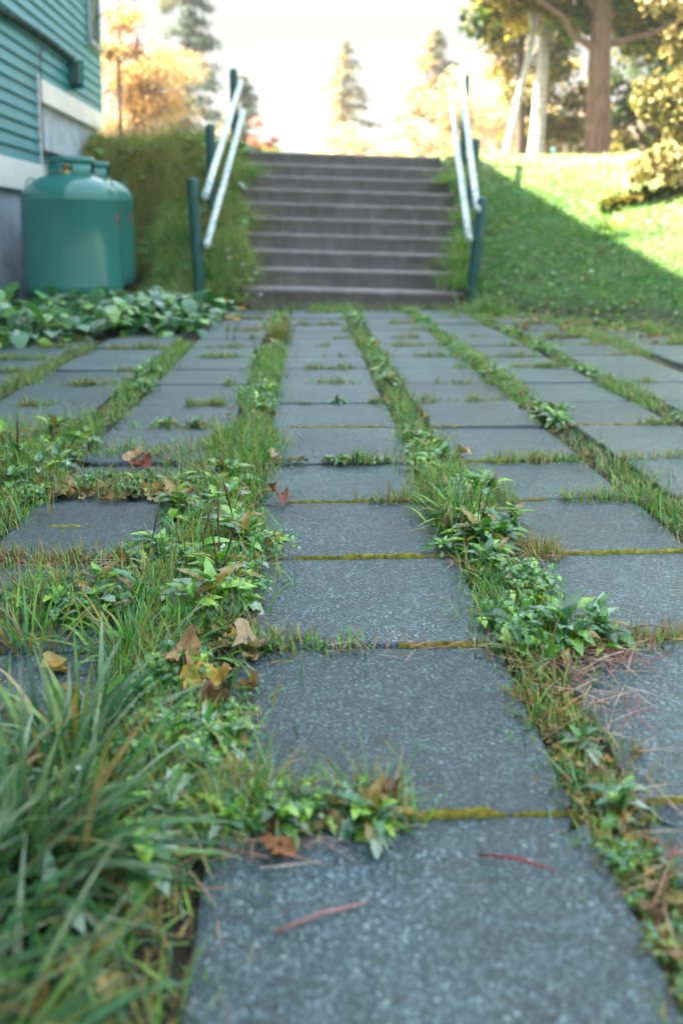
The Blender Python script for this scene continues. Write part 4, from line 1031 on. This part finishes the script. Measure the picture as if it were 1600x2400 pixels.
# drooping golden tree at the right edge, sprays hang low over the bank
wc = ellipsoid_clumps((4.15, 8.6, 1.75), (.85, .8, 1.15), 40, .22, 14, .5) + ellipsoid_clumps((3.85, 8.2, 2.95), (.7, .6, .25), 9, .17, 15) + [(3.0 + .12 * i, 7.9, 1.20 + .05 * (i % 3), .15) for i in range(6)]
broad_tree('drooping golden leaved tree hanging over the sunny bank at the edge of the photo', (4.6, 8.8, hgt(4.6, 8.8).item()), [(0, 0, 0), (-.05, 0, .6), (-.15, 0, 1.3), (-.25, 0, 1.9)], .07,
    wc, 9000, .075, [(.54, .46, .22), (.60, .50, .24), (.34, .30, .12), (.12, .12, .04)], M_bark, 14, limbs=16, name='weeping_tree', droop=1.1, flat=1.0)
broad_tree('small dark bush in the middle of the sunny bank', (2.95, 8.0, hgt(2.95, 8.0).item()), [(0, 0, 0), (0, 0, .05), (.02, 0, .1)], .012,
    [(2.75 + .13 * i, 7.95 + .05 * (i % 2), hgt(2.75 + .13 * i, 7.95).item() + .07, .11) for i in range(7)], 1300, .05, [(.05, .07, .02), (.09, .11, .02), (.2, .16, .03)], M_bark_dark, 16, limbs=3, name='bush', cat='bush')
# autumn trees behind
OR = [(.50, .31, .13), (.58, .38, .17), (.40, .23, .10), (.50, .38, .18), (.28, .18, .09)]
broad_tree('orange autumn tree with fine twigs just past the house corner', (-3.5, 18, GZ), [(0, 0, 0), (.1, 0, .8), (.25, 0, 1.8), (.2, 0, 3.0)], .08,
    ellipsoid_clumps((-3.15, 18, 3.15), (1.25, 1.2, 1.5), 70, .45, 20, .3), 15000, .055, OR, M_bark_dark, 20, limbs=26, group='autumn trees beyond the crest')
def sapling(label, x, y, h, lean):
    broad_tree(label, (x, y, GZ), [(0, 0, 0), (lean * .3, 0, h * .4), (lean, 0, h)], .045, ellipsoid_clumps((x + lean, y, GZ + h * .8), (.5, .5, .7), 10, .25, 31), 900, .08, OR, M_bark_dark, 31, limbs=6, group='autumn trees beyond the crest')
sapling('nearly bare pale sapling against the sky beside the house corner', -3.45, 17, 3.4, .05)
PALE = [(.58, .46, .30), (.62, .52, .36), (.50, .37, .22), (.58, .44, .30), (.30, .24, .12)]
for i, (xd, D, zt, rx, lab) in enumerate([
   (785, 30, 4.9, 1.25, 'pale yellow autumn bush straight above the middle of the steps'),
   (880, 27, 3.7, .75, 'low pale peach bush right of the middle yellow one'),
   (960, 29, 4.4, 1.0, 'pale apricot bush under the yellowish spruce'),
   (1060, 25, 5.0, 1.2, 'peach coloured tree seen through the right handrail'),
   (1140, 27, 6.4, 1.5, 'tall washed out golden tree behind the right handrail'),
   (1250, 30, 6.3, 1.6, 'wide golden tree behind the pale birch trunks'),
   (1400, 34, 5.5, 2.0, 'far golden tree showing low behind the maple'),
   (730, 36, 4.1, .7, 'smallest pale bush left of the middle yellow one')]):
    x = (xd - 700) / 2009 * D; ch = (zt - GZ)
    broad_tree(lab, (x, D, GZ), [(0, 0, 0), (0, 0, ch * .3), (.05, 0, ch * .6)], .06, ellipsoid_clumps((x, D, GZ + ch * .52), (rx, rx * .8, ch * .46), 40, rx * .42, 40 + i, .2), 6500, .075, PALE if i != 6 else OR, M_bark_dark, 40 + i, limbs=10, group='autumn trees beyond the crest')
x = (622 - 700) / 2009 * 20
broad_tree('low pinkish red shrub at the left top end of the steps', (x, 20, GZ), [(0, 0, 0), (0, 0, .3), (0, 0, .7)], .03, ellipsoid_clumps((x - .02, 20, 2.35), (.42, .35, .42), 22, .14, 60, .3) + [(x + .3, 20, 2.2, .16), (x - .25, 20, 3.0, .16)], 2200, .06, [(.55, .14, .14), (.60, .25, .20), (.42, .10, .10)], M_bark_dark, 60, limbs=10, name='red_shrub', cat='shrub')

def spruce(label, x, y, ztop, rad, pal, seed, dens=1.0, zlow=.3, gap=.55):
    r_ = random.Random(seed); g = np.random.default_rng(seed)
    root = empty('spruce_tree', (x, y, GZ), label=label, cat='tree', group='spruces beyond the crest'); hh = ztop - GZ
    q = QB(); q.tube([(0, 0, -.2), (0, 0, hh * .5), (0, 0, hh)], [.12, .07, .012], 8); link('trunk', q.mesh('trunk'), M_bark_dark, root)
    ql = QB(); P = []; z = zlow
    while z < hh - .08:
        t = 1 - (z / hh); L0 = rad * (t ** .8) + .06
        nb = r_.randint(4, 6)
        for b_ in range(nb):
            if r_.random() < .12: continue
            a = r_.uniform(0, 6.28); L = L0 * r_.uniform(.6, 1.15); pts = []
            for s in range(6):
                u = s / 5; pts.append((L * u * math.cos(a), L * u * math.sin(a), z + .12 * L * u - .38 * L * u * u + .10 * L * u ** 4))
            ql.tube(pts, [.018, .014, .011, .008, .006, .003], 5)
            m_ = int(105 * L * dens)
            for _ in range(m_):
                u = r_.random() ** .7; i0 = min(int(u * 5), 4); f = u * 5 - i0
                p = np.array(pts[i0]) * (1 - f) + np.array(pts[i0 + 1]) * f
                w_ = .12 * L0 * (1 - .5 * u) + .03
                P.append((p[0] + r_.gauss(0, w_), p[1] + r_.gauss(0, w_), p[2] - abs(r_.gauss(0, .04 + .025 * L0)), a))
        z += (.20 + .34 * t) * gap * 1.5
    P = np.array(P); n = len(P)
    link('branches', ql.mesh('branches'), M_bark_dark, root)
    V, F = leaf_tmpl([.05, .10, .11, .08, .02], .35, .2, .05)
    M = rotz(P[:, 3] - 1.57 + g.normal(0, .6, n)) @ rotx(g.normal(-.5, .4, n)) * (.20 * g.uniform(.6, 1.3, n))[:, None, None]
    pl = np.array(pal); q = QB(); q.scatter(V, F, M, P[:, :3], pl[np.clip((len(pl) * (.5 + .5 * np.cos(P[:, 3] - 2.6)) * g.uniform(.6, 1.3, n)).astype(int), 0, len(pl) - 1)] * g.uniform(.7, 1.3, (n, 1)))  # sunlit side painted in: boughs towards the sun take the paler palette end
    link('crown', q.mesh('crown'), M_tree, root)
SD = [(.035, .07, .05), (.05, .09, .055), (.10, .11, .05)]
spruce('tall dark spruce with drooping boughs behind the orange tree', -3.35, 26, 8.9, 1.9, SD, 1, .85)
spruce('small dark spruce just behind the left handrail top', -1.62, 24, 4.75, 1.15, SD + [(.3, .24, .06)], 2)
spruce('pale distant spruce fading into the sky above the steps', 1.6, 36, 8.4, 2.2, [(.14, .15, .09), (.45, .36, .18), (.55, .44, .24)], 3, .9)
spruce('spruce painted golden on its sunward side, left of the right handrail', 4.4, 30, 7.3, 2.2, [(.06, .08, .04), (.30, .22, .09), (.48, .33, .12)], 4, 1.0)
# green marker post beside the maple
q = QB(); q.tube([(0, 0, -.2), (0, 0, .30), (0, 0, .36), (0, 0, .375)], [.02, .02, .018, .006], 10); tag(link('marker_post', q.mesh('marker_post'), M_siding), 'short thin teal post in the grass left of the maple trunk', 'post'); C.objects['marker_post'].location = (4.07 - .42, 13.0, GZ)

# ------------------------------------------------------------------ haze volume added to veil the background like lens flare
q = QB(); q.box(-95, 95, -35, 125, -1.4, 12)
m = bpy.data.materials.new('flare_haze'); m.use_nodes = True; n = m.node_tree; n.nodes.clear()
o_ = n.nodes.new('ShaderNodeOutputMaterial'); pv = n.nodes.new('ShaderNodeVolumePrincipled')
pv.inputs['Color'].default_value = (.93, .97, 1.0, 1); pv.inputs['Density'].default_value = .0017; pv.inputs['Anisotropy'].default_value = .25
n.links.new(pv.outputs[0], o_.inputs['Volume'])
link('haze', q.mesh('haze', False), m, kind='stuff', label='thin pale haze added to imitate flare over the background')
